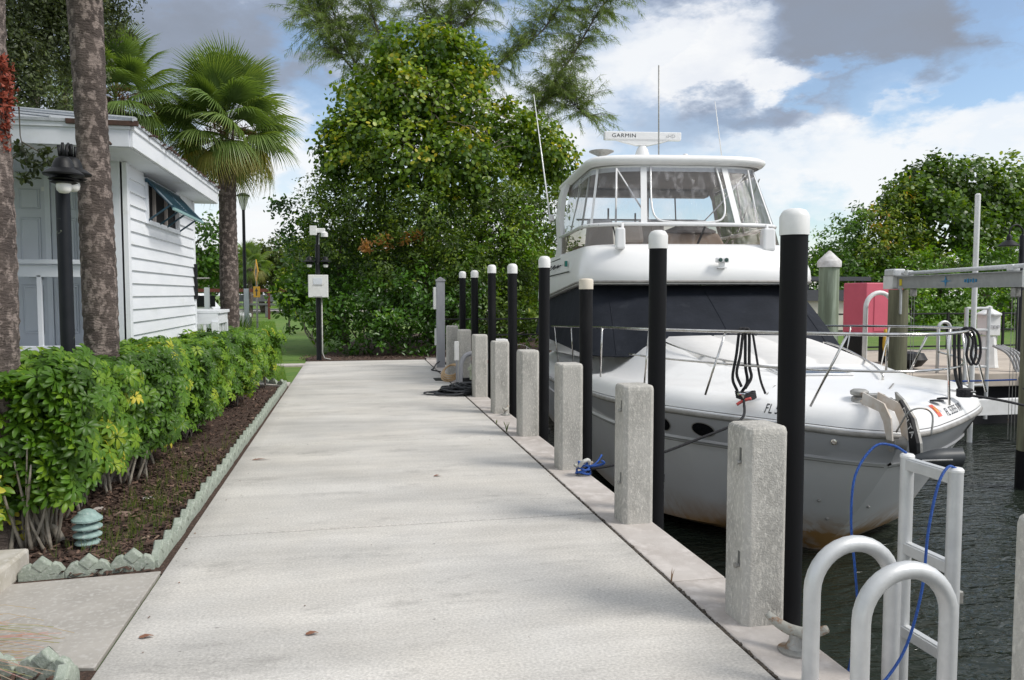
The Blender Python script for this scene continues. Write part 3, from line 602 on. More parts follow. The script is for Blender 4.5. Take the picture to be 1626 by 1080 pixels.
def inward(q, side):                        # plan normal pointing inboard
    e = .05; a = Vector((side*interp(BG, q-e if q > e else 0), interp(TG, max(q-e, 0)), 0)); c = Vector((side*interp(BG, q+e), interp(TG, q+e), 0)); t = (c-a).normalized()
    n = Vector((-t.y, t.x, 0)); n = n if n.x*side < 0 or abs(n.x) < 1e-6 else -n
    if q < .12: n = (n*(q/.12)+Vector((0,1,0))*(1-q/.12)).normalized()
    return n
def bulwark(q, v, side):                    # v 0 above the rub rail .. 1 at the deck edge
    g = Vector((side*interp(BG, q), interp(TG, q), interp(ZG, q)+.03)); n = inward(q, side)
    a = v*math.pi/2; return g+n*(.26*v**1.5)+Vector((0,0,.20*math.sin(a)))
def trunk(t): return smooth01(.9, 5.0, t)*.50
def deck_z(s, t, ze, be):
    w = min(1.72, .35+.52*max(t,0)); k = abs(s)/max(w, .05)
    return ze+.07*(1-min(1,(abs(s)/max(be,.05))**2))+trunk(t)*(1-smooth01(.60, 1.12, k))
b = MB(); rows = []
VS = [0,.15,.3,.45,.6,.75,.9,1]; WS = [.04,.1,.16,.22,.28,.34,.42,.5,.6,.7,.8,.9,1.0]
for side in (-1, 1):
    rows = []
    for q in [k/6 for k in range(0, 67)]:
        row = [bulwark(q, v, side) for v in VS]; e = row[-1]
        tcen = max(e.y, .5 + .55*(e.y)) if e.y < 1.1 else e.y
        for w in WS:
            s = e.x*(1-w); t = e.y+(tcen-e.y)*w; row.append(Vector((s, t, deck_z(s, t, e.z, abs(e.x)))))
        rows.append(row)
    b.grid(rows, flip=(side < 0))
b.build('foredeck', M_deck, yacht, smooth='all')
def deck_at(s, t):
    lo, hi = 0.0, 11.0
    for _ in range(30):
        q = (lo+hi)/2; e = bulwark(q, 1, 1)
        if e.y < t: lo = q
        else: hi = q
    e = bulwark(lo, 1, 1); return deck_z(s, t, e.z, e.x)
# portholes on the starboard side, registration letters on both bulwarks
def hull_patch(name, q0, u0, rq, ru, m, side=-1, off=.006, n=28, parent=yacht):
    vs = [hullpt(q0, u0, side)+Vector((side*off,-.002,0))]+[hullpt(q0+rq*math.cos(a), u0+ru*math.sin(a), side)+Vector((side*off,-off*.4,0)) for a in [2*math.pi*k/n for k in range(n)]]
    b = MB(); b.add(vs, [(0, 1+k, 1+(k+1)%n) for k in range(n)]); return b.build(name, m, parent)
M_glassdark = mat('dark_porthole_glass', (.008,.008,.01), rough=.08)
M_ink = mat('black_lettering', (.012,.012,.014), rough=.4)
for q, rq in ((4.25, .26), (5.28, .17), (6.6, .16)):
    for nm, k, off, mm in (('porthole_rim', 1.12, .004, M_rub), ('porthole', 1.0, .008, M_glassdark)):
        for sd in (-1, 1): hull_patch(nm, q, .115, rq*k, .055*k, mm, sd, off)
for q, u in ((1.45,.07),):
    p = hullpt(q, u, -1); b = MB(); b.lathe([(.03,0),(.03,.012),(.016,.014),(.014,.006)], p+Vector((-.004,-.004,0)), 12, Matrix.Rotation(R(-90),4,'Y') @ Matrix.Rotation(R(50),4,'X')); b.build('drain_fitting', M_steel, yacht, smooth=True)
for q, u in ((1.6,.62),(.6,.66),(1.1,.80)):
    p = hullpt(q, u, -1 if q != .6 else 1); b = MB(); b.lathe([(.016,0),(.016,.02),(.006,.03)], p+Vector((0,-.004,0)), 8, Matrix.Rotation(R(70),4,'X')); b.build('drain_fitting', M_galv, yacht)
def on_bul(q0, v0, dq, dv, side, off=.006):
    def f(p):
        q, v = q0+p.x*dq, v0+p.y*dv; a = bulwark(q, v, side); n = -inward(q, side)
        return a+(n*.75+Vector((0,0,.6)))*off
    return f
letters('registration_letters', 'FL 5355 RR', .5, M_ink, yacht, on_bul(3.02, .16, -.33, .95, -1), shear=.15, sx=1)
letters('registration_letters', 'FL 5355 RR', .5, M_ink, yacht, on_bul(2.12, .16, .42, .72, 1), shear=.15, sx=1)
b = MB(); f = on_bul(1.60, .22, 1, 1, 1, .006); b.grid([[f(Vector((x, y, 0))) for x in (0,.08,.16,.24)] for y in (0,.2,.42)]); b.build('registration_sticker', mat('orange_red_sticker', (.75,.13,.08), rough=.5), yacht)
b = MB(); f = on_bul(1.60, .22, 1, 1, 1, .009); b.grid([[f(Vector((x, y, 0))) for x in (.06,.12,.18)] for y in (.12,.2,.32)]); b.build('registration_sticker', mat('yellow_orange_print', (.80,.33,.06), rough=.5), yacht)
# bow rail
top = [(-2.2,8.6,1.08),(-2.22,6.2,1.17),(-2.12,3.9,1.26),(-1.93,1.95,1.32),(-1.40,1.0,1.34),(-.55,.08,1.355),(0,-.16,1.36)]
top = top+[(-x, y, z) for x, y, z in top[-2::-1]]
MB().tube(spline(top, 6), .0165, 10).build('top_rail', M_steel, yacht, smooth='all')
mid = [(-2.03,2.5,.985),(-1.78,1.80,.985),(-1.35,1.02,.99),(-.80,.36,.995),(-.3,.05,1.0)]; mid = mid+[(0,-.02,1.0)]+[(-x, y, z) for x, y, z in mid[::-1]]
MB().tube(spline(mid, 6), .0125, 8).build('mid_rail', M_steel, yacht, smooth='all')
stn = [((-.72,.31),(-.50,.04,1.355)),((-1.57,.95),(-1.36,.95,1.34)),((-2.0,1.85),(-1.93,1.92,1.32)),((-2.1,4.0),(-2.12,3.8,1.262)),((-2.12,6.3),(-2.2,6.1,1.17)),((-2.12,8.2),(-2.2,8.2,1.09)),((-2.12,5.1),(-2.17,5.0,1.215))]
for (s_, t_), tp in stn:
    for sd in (1, -1): MB().tube([(sd*s_, t_, deck_at(s_, t_)-.01), (sd*tp[0], tp[1], tp[2])], .0125, 8).build('stanchion', M_steel, yacht, smooth='all')
for sd in (-.12, .12): MB().tube([(sd,.02,.99),(sd*1.6,-.12,1.355)], .011, 8).build('stanchion', M_steel, yacht, smooth='all')
# outline helper for the house and flybridge
def outline(tf, hw, d, back=12.2, n=28, sc=0.0, p=.62, zf=lambda t: 0):
    pts = [Vector((sc-hw, back, zf(back))), Vector((sc-hw, (back+tf+d)/2, zf((back+tf+d)/2)))]
    for k in range(n+1):
        a = math.pi*k/n; c = math.cos(a); s_ = math.sin(a); x = -hw*math.copysign(abs(c)**p, c); t = tf+d*(1-s_**p*1.0)
        pts.append(Vector((sc+x, t, zf(t))))
    return pts+[Vector((sc+hw, (back+tf+d)/2, zf((back+tf+d)/2))), Vector((sc+hw, back, zf(back)))]
def ring(o, z): return [Vector((p.x, p.y, z(p) if callable(z) else z)) for p in o]
droop = lambda p: 1.90-.060*max(0, p.y-6.3)
# canvas-covered windscreen
b = MB(); lo = outline(4.45, 2.14, .95, p=.62); hi = outline(5.95, 1.97, 1.0, p=.66); rows = []
for k in range(7):
    f = k/6; rows.append([Vector((a.x+(c.x-a.x)*f, a.y+(c.y-a.y)*f, (max(deck_at(max(-2,min(2,a.x)), a.y), .80)-.03)*(1-f)+(droop(c)-.02)*f + .03*math.sin(f*math.pi))) for a, c in zip(lo, hi)])
b.grid(rows); b.build('windscreen_cover', M_canvas, yacht, smooth='all')
b = MB(); b.tube([r_+Vector((0,-.004,.012)) for r_ in rows[0]], .012, 6); b.build('cover_hem', M_canvas, yacht, smooth='all')
for a, c in ((9,9),(16,16),(23,23)):
    b = MB(); b.tube([rows[k][a]+Vector((0,-.002,.002)) for k in range(7)], .006, 5); b.build('cover_seam', M_canvas, yacht)
# house / flybridge moulding
prof = [(5.72,2.00,1.1,lambda p: droop(p)-.01),(5.55,2.06,1.05,lambda p: droop(p)+.0),(5.52,2.08,1.05,lambda p: droop(p)+.09),(5.55,2.06,1.0,lambda p: 2.14-.03*max(0,p.y-6.5)),(5.68,2.01,.98,2.36),(5.82,1.95,.95,2.50),(5.92,1.90,.93,2.56),(6.05,1.84,.92,2.585),(6.15,1.76,.92,2.56),(6.22,1.70,.92,2.45),(6.3,1.66,.92,2.1)]
b = MB(); b.grid([ring(outline(tf, hw, d, p=.66), z) for tf, hw, d, z in prof]); b.build('flybridge_moulding', M_deck, yacht, smooth=True, angle=50)
b = MB(); b.tube([v+Vector((0,-.006,.0)) for v in ring(outline(5.53, 2.07, 1.05, p=.66), lambda p: droop(p)+.035)], .022, 6); b.build('trim_strip', M_rub, yacht, smooth='all')
b = MB(); b.grid([[(-1.7,6.4,2.15),(-1.7,12.2,2.15)],[(1.7,6.4,2.15),(1.7,12.2,2.15)]]); b.build('flybridge_floor', M_beige, yacht)
b = MB(); b.grid([[(-2.0,12.15,.5),(2.0,12.15,.5)],[(-2.0,12.15,2.5),(2.0,12.15,2.5)]]); b.build('aft_bulkhead', M_gel, yacht)
for sd in (-1, 1): MB().grid([[(sd*1.86,6.6,.6),(sd*1.86,12.15,.35)],[(sd*1.84,6.6,1.86),(sd*1.84,12.15,1.5)]]).build('house_side', M_gel, yacht)
# side stripes, script and nav light on the starboard flank
def flank(t, z): return Vector((-2.066+(.055 if z > 2.3 else .0)+max(0,(z-2.15))*.16, t, z))
for zz, t0, t1 in ((2.33, 6.9, 9.6), (2.13, 7.1, 12), (2.45, 9.0, 12)):
    MB().grid([[flank(t0, zz)+Vector((-.012,0,0)), flank(t1, zz-.04)+Vector((-.012,0,0))],[flank(t0+.1, zz+.022)+Vector((-.012,0,0)), flank(t1, zz-.018)+Vector((-.012,0,0))]]).build('stripe', M_ink, yacht)
sq = []
for k in range(30):
    f = k/29; sq.append(flank(10.3-1.7*f, 2.30+.05*math.sin(k*1.9)*(1-.3*f)+.02*math.sin(k*.7))+Vector((-.02,0,0)))
MB().tube(spline(sq, 3), .008, 4).build('script_name', M_ink, yacht)
b = MB(); b.box(flank(7.6, 2.30)+Vector((-.03,0,0)), (.05,.10,.11)); b.build('nav_light', mat('green_lens', (.01,.16,.13), rough=.2), yacht, bevel=.01)
b = MB(); b.box(-1*flank(7.6, 2.30)+Vector((.0,15.2,4.60)), (.05,.10,.11)); b.build('nav_light', mat('red_lens', (.3,.01,.01), rough=.2), yacht, bevel=.01)
# clear vinyl enclosure
def vinyl(name, haze, tint):
    m = bpy.data.materials.new(name); m.use_nodes = True; nt = m.node_tree; N = nt.nodes; L = nt.links
    for n in list(N): N.remove(n)
    tr = N.new('ShaderNodeBsdfTransparent'); tr.inputs[0].default_value = (*tint, 1); gl = N.new('ShaderNodeBsdfGlossy'); gl.inputs['Roughness'].default_value = .08
    df = N.new('ShaderNodeBsdfDiffuse'); df.inputs[0].default_value = (.75,.74,.76,1); lw = N.new('ShaderNodeLayerWeight'); lw.inputs[0].default_value = .18
    tc = N.new('ShaderNodeTexCoord'); mp = N.new('ShaderNodeMapping'); mp.inputs['Scale'].default_value = (4.5,4.5,.55); mp.inputs['Rotation'].default_value = (0,R(12),0); L.new(tc.outputs['Object'], mp.inputs[0])
    nz = N.new('ShaderNodeTexNoise'); nz.inputs['Scale'].default_value = 1.6; nz.inputs['Detail'].default_value = 6; nz.inputs['Distortion'].default_value = .8; L.new(mp.outputs[0], nz.inputs[0])
    mr = N.new('ShaderNodeMapRange'); L.new(nz.outputs['Fac'], mr.inputs[0]); mr.inputs[1].default_value = .48; mr.inputs[2].default_value = .72; mr.inputs[3].default_value = haze*.25; mr.inputs[4].default_value = haze
    bp = N.new('ShaderNodeBump'); bp.inputs['Strength'].default_value = .5; bp.inputs['Distance'].default_value = .03; L.new(nz.outputs['Fac'], bp.inputs['Height']); L.new(bp.outputs[0], gl.inputs['Normal'])
    a = N.new('ShaderNodeMixShader'); L.new(mr.outputs[0], a.inputs[0]); L.new(tr.outputs[0], a.inputs[1]); L.new(df.outputs[0], a.inputs[2])
    k = N.new('ShaderNodeMath'); k.operation = 'MULTIPLY'; k.inputs[1].default_value = .8; L.new(lw.outputs['Fresnel'], k.inputs[0])
    c = N.new('ShaderNodeMixShader'); L.new(k.outputs[0], c.inputs[0]); L.new(a.outputs[0], c.inputs[1]); L.new(gl.outputs[0], c.inputs[2])
    o = N.new('ShaderNodeOutputMaterial'); L.new(c.outputs[0], o.inputs[0]); MATS[name] = m; return m
M_vinyl = vinyl('clear_vinyl', .30, (.86,.87,.90)); M_vinyl2 = vinyl('smoked_acrylic', .10, (.62,.56,.50))
SC = -.10
def fb(hw, tf, z, d=.95, back=9.7, p=.60): return ring(outline(tf, hw, d, back=back, sc=SC, p=p), z)
low = fb(1.80, 6.10, 2.57); sill = fb(1.78, 6.30, 2.94); head = fb(1.56, 6.78, 4.02)
b = MB(); b.grid([low, sill]); b.build('lower_window', M_vinyl2, yacht, smooth='all')
b = MB(); b.grid([[p*(1-k/6)+h*(k/6) for p, h in zip(sill, head)] for k in range(7)]); b.build('clear_curtain', M_vinyl, yacht, smooth='all')
MB().tube([p+Vector((0,-.01,0)) for p in sill], .036, 10).build('sill_tube', M_gel, yacht, smooth='all')
b = MB(); b.grid([[p+Vector((0,-.012,-.10)) for p in head], [p+Vector((0,-.016,.08)) for p in head]]); b.build('head_band', M_gel, yacht, smooth='all')
def band(i, w, name='curtain_band'):        # white strip running up the curtain at outline index i
    b = MB(); rws = []
    for k in range(7):
        f = k/6; A = [p*(1-f)+h*f for p, h in zip(sill, head)]; i0 = int(i); fr = i-i0; c = A[i0]*(1-fr)+A[i0+1]*fr; t = (A[i0+1]-A[i0]).normalized(); out = Vector((t.y, -t.x, 0)); out = out if out.y < 0 or abs(out.y) < .3 else -out
        rws.append([c-t*w+out*.012, c+t*w+out*.012])
    b.grid(rws); return b.build(name, M_gel, yacht)
def idx(target):                            # outline index whose s matches
    for i in range(3, len(head)-3):
        if sill[i].x-SC <= target < sill[i+1].x-SC: return i+(target-(sill[i].x-SC))/(sill[i+1].x-sill[i].x)
band(idx(-.80), .055); band(idx(.88), .055); band(6.2, .03); band(len(sill)-8.2, .03)
band(1.35, .03)
# rounded zip line in the centre panel
zp = []
for x, f in ((-.66,.98),(-.67,.6),(-.66,.3),(-.60,.12),(-.45,.05),(0,.03),(.45,.05),(.62,.12),(.70,.3),(.72,.6),(.70,.98)):
    i = idx(x); i0 = int(i); fr = i-i0; p = (sill[i0]*(1-fr)+sill[i0+1]*fr)*(1-f)+(head[i0]*(1-fr)+head[i0+1]*fr)*f; zp.append(p+Vector((0,-.022,0)))
MB().tube(spline(zp, 4), .018, 6).build('zip_piping', M_gel, yacht, smooth='all')
for i in range(4, len(sill)-4, 1):
    b = MB(); p = sill[i]; t = (sill[i+1]-sill[i-1]).normalized(); out = Vector((t.y, -t.x, 0)); out = out if out.y < 0 else -out; b.lathe([(.011,0),(.011,.006)], p+out*.036, 8, out.to_track_quat('Z','Y').to_matrix().to_4x4())
    if i % 2 == 0: b.build('snap', M_galv, yacht)
for pts, r, m in (([( -1.30,6.75,3.96),(-1.33,6.62,3.5),(-1.36,6.5,2.98)], .018, M_gel), ([(-1.30,6.75,3.96),(-.72,6.55,2.98)], .014, M_gel), ([(-.72,6.55,2.96),(-.55,6.9,2.65)], .010, M_gel), ([(1.12,6.8,3.96),(1.16,6.62,3.4),(1.2,6.52,2.98)], .018, M_gel), ([(1.10,6.82,3.9),(.62,7.0,3.3),(.2,7.1,2.85)], .012, M_gel),
                  ([(.18,6.32,2.9),(.05,6.35,2.57)], .02, M_blackmetal), ([(-1.42,6.45,2.92),(-1.22,6.8,2.45)], .014, M_blackmetal), ([(-1.78,7.6,2.94),(-1.62,7.6,3.98)], .02, M_gel), ([(-1.80,8.9,2.94),(-1.64,8.3,3.98)], .014, M_gel),([(1.6,8.2,2.94),(1.42,8.2,3.98)], .018, M_galv),([(1.58,7.4,3.9),(1.62,8.6,3.0)], .012, M_galv)):
    MB().tube(pts, r, 8).build('brace', m, yacht, smooth='all')
for i in (1,): pass
for x in (-1.82, 1.62):
    MB().tube([(x, 9.0, 2.94),(x*.99, 9.6, 2.60)], .018, 6).build('brace', M_gel, yacht)
# hard top
rp = [(.995,.02,4.03),(1.03,-.04,4.06),(1.055,-.07,4.11),(1.05,-.06,4.16),(1.0,0,4.205),(.9,.12,4.225),(.7,.4,4.245),(.4,.9,4.255),(.1,1.4,4.26)]
b = MB(); b.grid([[Vector((SC+(p.x-SC)*k, p.y+dy if p.y < 9 else p.y+.9, z)) for p in fb(1.60, 6.72, 0, d=.80, p=.55)] for k, dy, z in rp]); b.build('hard_top', M_deck, yacht, smooth='all')
b = MB(); o_ = [Vector((p.x, p.y if p.y < 9 else p.y+.9, 4.028)) for p in fb(1.58, 6.76, 0, d=.80, p=.55)]; b.add(o_, [tuple(range(len(o_)))]); b.build('headliner', M_headliner, yacht)
for sd in (-1, 1):
    b = MB(); rws = []
    for s_, t_, z_, w_ in ((1.58,9.9,4.16,.42),(1.70,9.85,4.05,.36),(1.78,9.8,3.8,.30),(1.84,9.75,3.3,.28),(1.90,9.75,2.8,.32),(1.94,9.8,2.45,.42),(1.97,9.8,2.2,.6)):
        c = Vector((SC*(1 if z_ > 3 else 0)+sd*s_, t_, z_)); rws.append([c+Vector((-sd*.10,-w_,0)), c+Vector((0,-w_,0)), c+Vector((0,w_,0)), c+Vector((-sd*.10,w_,0))])
    b.grid(rws, closed=True); b.build('arch_leg', M_deck if sd < 0 else M_headliner, yacht, smooth=True)
b = MB(); b.box((SC,10.0,3.93), (3.1,.3,.16)); b.build('arch_beam', M_headliner, yacht, bevel=.05)
# things inside the flybridge
b = MB(); b.box((-.15,6.95,2.42), (2.7,.5,.40)); b.box((.1,7.2,2.72), (1.5,.3,.28), taper=(.8,.6)); b.build('helm_console', M_beige, yacht, bevel=.05, seg=3)
b = MB()
for x in (-1.25, -.2, .7): b.box((x,8.3,2.55), (.62,.5,.16)); b.box((x,8.55,2.92), (.60,.13,.62), taper=(.85,.8))
b.build('helm_seats', M_gel, yacht, bevel=.05, seg=3)
b = MB(); b.box((SC,9.6,2.5), (3.0,.4,.5)); b.build('aft_seat', M_beige, yacht, bevel=.05)
b = MB(); b.box((-.95,7.15,2.85), (.5,.25,.42), taper=(.8,.8)); b.build('seat_back', M_gel, yacht, bevel=.08, seg=3)
for pts, r in (([(.05,9.9,2.2),(.05,9.9,3.9)], .055),([(-1.5,9.9,3.35),(1.2,9.9,3.35)], .02),([(-.8,9.9,3.2),(-.8,9.9,3.6)], .02),([(-.2,9.9,3.2),(-.2,9.9,3.5)], .02),([(.75,9.9,2.5),(.68,9.9,3.9)], .016)):
    MB().tube(pts, r, 8).build('aft_frame', M_headliner, yacht, smooth='all')
MB().box((.0,9.2,3.86), (.16,.2,.14)).build('cabin_light', M_headliner, yacht, bevel=.02)
b = MB(); b.lathe([(.5,0),(.5,.04),(.3,.12),(.05,.14)], (.2,7.25,2.86), 20, Matrix.Scale(.5,4,(0,1,0))); b.build('dash_hood', mat('grey_dash_cover', (.22,.22,.23), rough=.7), yacht, smooth=True)
# speakers, spotlight
for x, y, w, d_, h in ((-1.42,5.86,.17,.16,.36),(1.16,5.95,.22,.22,.38)):
    b = MB(); b.box((x,y,2.66), (w,d_,h), taper=(.9,.85)); b.build('loudhailer', M_gel, yacht, bevel=.035, seg=3)
    b = MB(); b.tube([(x+.06,y+.05,2.5),(x+.10,y+.3,2.93)], .028, 8); b.build('loudhailer_bracket', M_gel, yacht, smooth='all')
b = MB(); b.box((.21,5.50,2.29), (.22,.10,.085)); b.build('spotlight', M_gel, yacht, bevel=.02)
for dx in (-.05,.05): MB().lathe([(.034,0),(.034,.012),(.006,.014)], (.21+dx,5.448,2.29), 12, Matrix.Rotation(R(90),4,'X')).build('spotlight_lens', mat('green_black_glass', (.03,.07,.06), rough=.08), yacht)
b = MB(); b.box((.21,5.53,2.21), (.09,.07,.09)); b.box((.21,5.52,2.165), (.15,.10,.02)); b.build('spotlight_mount', M_gel, yacht, bevel=.008)
# roof gear
b = MB(); b.lathe([(.20,0),(.185,.12),(.15,.28),(.11,.40),(.07,.46)], (-.38,8.6,4.24), 20); b.build('radar_pedestal', M_gel, yacht, smooth=True)
b = MB(); b.box((-.38,8.6,4.90), (1.57,.13,.165)); b.build('radar_array', M_gel, yacht, bevel=.02, seg=3)
b = MB(); b.prism([(-.55,.11),(.55,.11),(.42,.07),(.12,0),(-.12,0),(-.42,.07)], -.05, .05, Matrix.Translation((-.38,8.6,4.71)) @ Matrix.Rotation(R(90),4,'X')); b.build('radar_cradle', M_gel, yacht)
letters('radar_letters', 'GARMIN', .108, M_ink, yacht, M=Matrix.Translation((-1.02,8.532,4.865)) @ Matrix.Rotation(R(90),4,'X'), sx=1.15, spacing=1.08)
M_greyink = mat('grey_lettering', (.45,.45,.46), rough=.5); letters('radar_letters', 'xHD', .10, M_greyink, yacht, M=Matrix.Translation((.08,8.532,4.865)) @ Matrix.Rotation(R(90),4,'X'), sx=1.0)
MB().tube([(-.20,8.0,4.22),(-.22,8.0,6.14)], .014, 8).build('whip_antenna', M_galv, yacht, smooth='all')
MB().tube([(-.20,8.0,4.22),(-.20,8.0,4.34)], .03, 8).build('antenna_base', M_galv, yacht)
MB().tube([(1.08,8.0,4.22),(.90,8.0,5.48)], [.016,.007], 8).build('whip_antenna', M_gel, yacht, smooth='all')
MB().tube([(-2.02,10.3,3.3),(-2.06,10.3,3.62),(-2.40,10.3,6.12)], [.022,.018,.008], 8).build('whip_antenna', M_gel, yacht, smooth='all')
MB().box((-2.0,10.3,3.42), (.12,.12,.14)).build('antenna_base', M_gel, yacht, bevel=.02)
MB().lathe([(.02,0),(.02,.14),(.05,.18),(.24,.27),(.24,.285),(.03,.295)], (-1.33,8.0,4.20), 20).build('satellite_dish', M_galv, yacht, smooth=True)
MB().box((-.89,8.0,4.31), (.19,.16,.17)).build('horn', mat('tan_plastic', (.55,.40,.28), rough=.5), yacht, bevel=.03)
MB().lathe([(.06,0),(.055,.01),(.01,.03)], (-.89,7.915,4.305), 14, Matrix.Rotation(R(90),4,'X')).build('horn_mouth', M_dark, yacht)
MB().lathe([(.03,0),(.03,.10),(.055,.12),(.06,.18),(.045,.23),(.01,.245)], (.33,8.0,4.22), 14).build('anchor_light', M_gel, yacht, smooth=True)
# foredeck fittings
def drape(path, r, dz=.012): return [(s_, t_, deck_at(s_, t_)+dz) for s_, t_ in path]
b = MB(); pad = [[Vector((s_, t_, deck_at(s_, t_)+(.05 if (abs(s_) < 1.02 and 2.35 < t_ < 4.4) else -.01))) for s_ in [-1.1,-1.06,-1.0,-.7,-.36,-.33,-.3,0,.3,.33,.36,.7,1.0,1.06,1.1]] for t_ in [2.3,2.38,2.5,3.0,3.4,3.9,4.35,4.45]]
for r_ in pad:
    for k in (5, 9): r_[k].z -= .02
b.grid(pad); b.build('sun_pad', mat('cream_cushion', (.68,.67,.655), (.63,.62,.60), rough=.7, nscale=4), yacht, smooth='all')
for path in ([(-1.18,3.9),(-1.12,3.2),(-.92,2.5),(-.55,1.95),(-.25,1.75)],[(1.18,3.9),(1.12,3.2),(.98,2.4),(.80,1.8),(.62,1.35)]):
    p = spline([(s_,t_,deck_at(s_,t_)+.055) for s_,t_ in path], 5); MB().tube([Vector(p[0])-Vector((0,0,.06))]+p+[Vector(p[-1])-Vector((0,0,.06))], .013, 8).build('grab_rail', M_steel, yacht, smooth='all')
b = MB(); b.grid([[Vector((s_, t_, deck_at(s_, t_)+.02)) for s_ in (-.42,-.2,0,.2,.34)] for t_ in (1.58,1.75,1.95)]); b.build('deck_hatch', mat('blue_grey_hatch_glass', (.06,.075,.10), rough=.15), yacht)
b = MB(); b.tube([(s_,t_,deck_at(s_,t_)+.018) for s_,t_ in ((-.46,1.55),(0,1.55),(.38,1.55),(.38,2.0),(-.46,2.0))], .014, 6, closed=True); b.build('hatch_frame', M_gel, yacht, smooth='all')
for s_, t_ in ((.66,.42),(.80,.52)):
    b = MB(); b.lathe([(.075,0),(.07,.012),(.03,.018)], (s_,t_,deck_at(s_,t_)), 16, Matrix.Scale(.55,4,(0,1,0))); b.build('hawse_pad', M_blackmetal, yacht, smooth=True)
for s_, t_, rz in ((-1.25,.68,-50),(1.10,.66,50),(-2.05,5.2,0)):
    z = deck_at(s_, t_); b = MB(); b.tube(spline([(-.12,0,.055),(0,0,.045),(.12,0,.055)],3), .013, 8); b.box((0,0,.022), (.07,.03,.045)); o = b.build('deck_cleat', M_steel, yacht, smooth=True); o.location = (s_,t_,z); o.rotation_euler = (0,0,R(rz+90))
for s_ in (-.95,.4): b = MB(); b.grid([[(s_, .85, deck_at(s_,.85)+.004),(s_+.02,.85,deck_at(s_,.85)+.004)],[(s_+.22,1.15,deck_at(s_+.2,1.15)+.004),(s_+.24,1.15,deck_at(s_+.2,1.15)+.004)]]); b.build('deck_groove', M_rub, yacht)
# windlass, chain, bow roller, anchor
zc = .67
b = MB(); b.lathe([(.10,0),(.10,.02),(.075,.035),(.075,.06),(.05,.07),(.085,.085),(.09,.12),(.06,.14),(.01,.145)], (-.16,.42,zc-.03), 18); b.box((-.02,.40,zc+.02), (.18,.12,.09)); b.build('windlass', M_galv, yacht, smooth=True, bevel=.006)
ch = []
p0, p1 = Vector((-.05,.40,zc+.05)), Vector((.05,.05,zc+.04))
for k in range(11):
    c = p0.lerp(p1, k/10); b = MB(); d = (p1-p0).normalized(); sdv = Vector((0,0,1)) if k % 2 else d.cross(Vector((0,0,1)))
    b.tube([c+d*.024*math.cos(a)+sdv*.012*math.sin(a) for a in [2*math.pi*j/8 for j in range(8)]], .0045, 5, closed=True); b.build('chain_link', M_galv, yacht)
M_plate = mat('stained_white_plate', (.66,.62,.57), (.55,.46,.37), rough=.6, nscale=7)
for s_ in (-.035, .12):
    b = MB(); b.prism([(.32,zc-.06),(.30,zc+.06),(-.08,zc+.0),(-.20,zc-.12),(-.24,zc-.33),(-.14,zc-.33),(-.08,zc-.18),(.0,zc-.09)], s_-.008, s_+.008, Matrix(((0,0,1,0),(1,0,0,0),(0,1,0,0),(0,0,0,1)))); b.build('roller_plate', M_plate, yacht, bevel=.003)
MB().lathe([(.075,0),(.05,.03),(.05,.09),(.075,.12)], (-.015,-.17,zc-.37), 18, Matrix.Rotation(R(90),4,'Y')).build('bow_roller', M_rub, yacht, smooth=True)
anc = [(.20,.06,zc+.06),(.20,-.08,zc-.02),(.20,-.24,zc-.17),(.20,-.34,zc-.36),(.20,-.36,zc-.50)]
b = MB(); pl = [(.08,zc+.09),(-.06,zc+.03),(-.25,zc-.12),(-.35,zc-.33),(-.37,zc-.52),(-.29,zc-.52),(-.26,zc-.34),(-.18,zc-.17),(-.04,zc-.05),(.06,zc+.02)]
b.prism(pl, .155, .185, Matrix(((0,0,1,0),(1,0,0,0),(0,1,0,0),(0,0,0,1)))); b.build('anchor_shank', M_galv, yacht, bevel=.004)
b = MB(); b.prism([(x-.012, z+.004) for x, z in pl[1:5]]+[(x+.02,z) for x, z in pl[5:9]], .115, .152, Matrix(((0,0,1,0),(1,0,0,0),(0,1,0,0),(0,0,0,1)))); b.build('anchor_cover', M_blackmetal, yacht, bevel=.004)
o = letters('anchor_letters', 'DELTA', .10, M_gel, yacht, M=Matrix.Translation((.113,-.10,zc-.06)) @ Matrix.Rotation(R(-90),4,'Z') @ Matrix.Rotation(R(90),4,'X') @ Matrix.Rotation(R(-52),4,'Z'))
MB().tube(spline([(.04,-.16,zc-.26),(.10,-.25,zc-.06),(.22,-.28,zc-.02),(.30,-.30,zc-.08),(.27,-.34,zc-.26)],5), .009, 6).build('anchor_hoop', M_galv, yacht, smooth='all')
rows = []
for k in range(9):
    f = k/8; w = .02+.085*math.sin(min(1,f*1.25)*math.pi*.62)**.8; c = Vector((.02+.50*f, -.40+.03*f, zc-.47+.01*f)); rows.append([c+Vector((0,-w*.5,w)), c+Vector((0,-w*1.0,w*.2)), c+Vector((0,-w*.6,-w*.75)), c+Vector((0,w*.3,-w*.8)), c+Vector((0,w*.7,0))])
b = MB(); b.grid(rows, closed=True); b.add(rows[-1], [tuple(range(5))]); b.build('anchor_fluke', mat('black_rubbered_fluke', (.03,.035,.04), (.05,.055,.06), rough=.5, nscale=6), yacht, smooth='all')
MB().tube([(.08,-.51,zc-.455),(.36,-.52,zc-.45)], .008, 6).build('anchor_bar', M_steel, yacht)
for o in yacht.children:
    if o.name.split('.')[0] in ('roller_plate','bow_roller','anchor_shank','anchor_cover','anchor_letters','anchor_hoop','anchor_fluke','anchor_bar'): o.location = (-.15, 0, .035)
def yw(s_, t_, z_): a = R(7); return Vector((5.1+s_*math.cos(a)+t_*math.sin(a), 6.52-s_*math.sin(a)+t_*math.cos(a), z_))
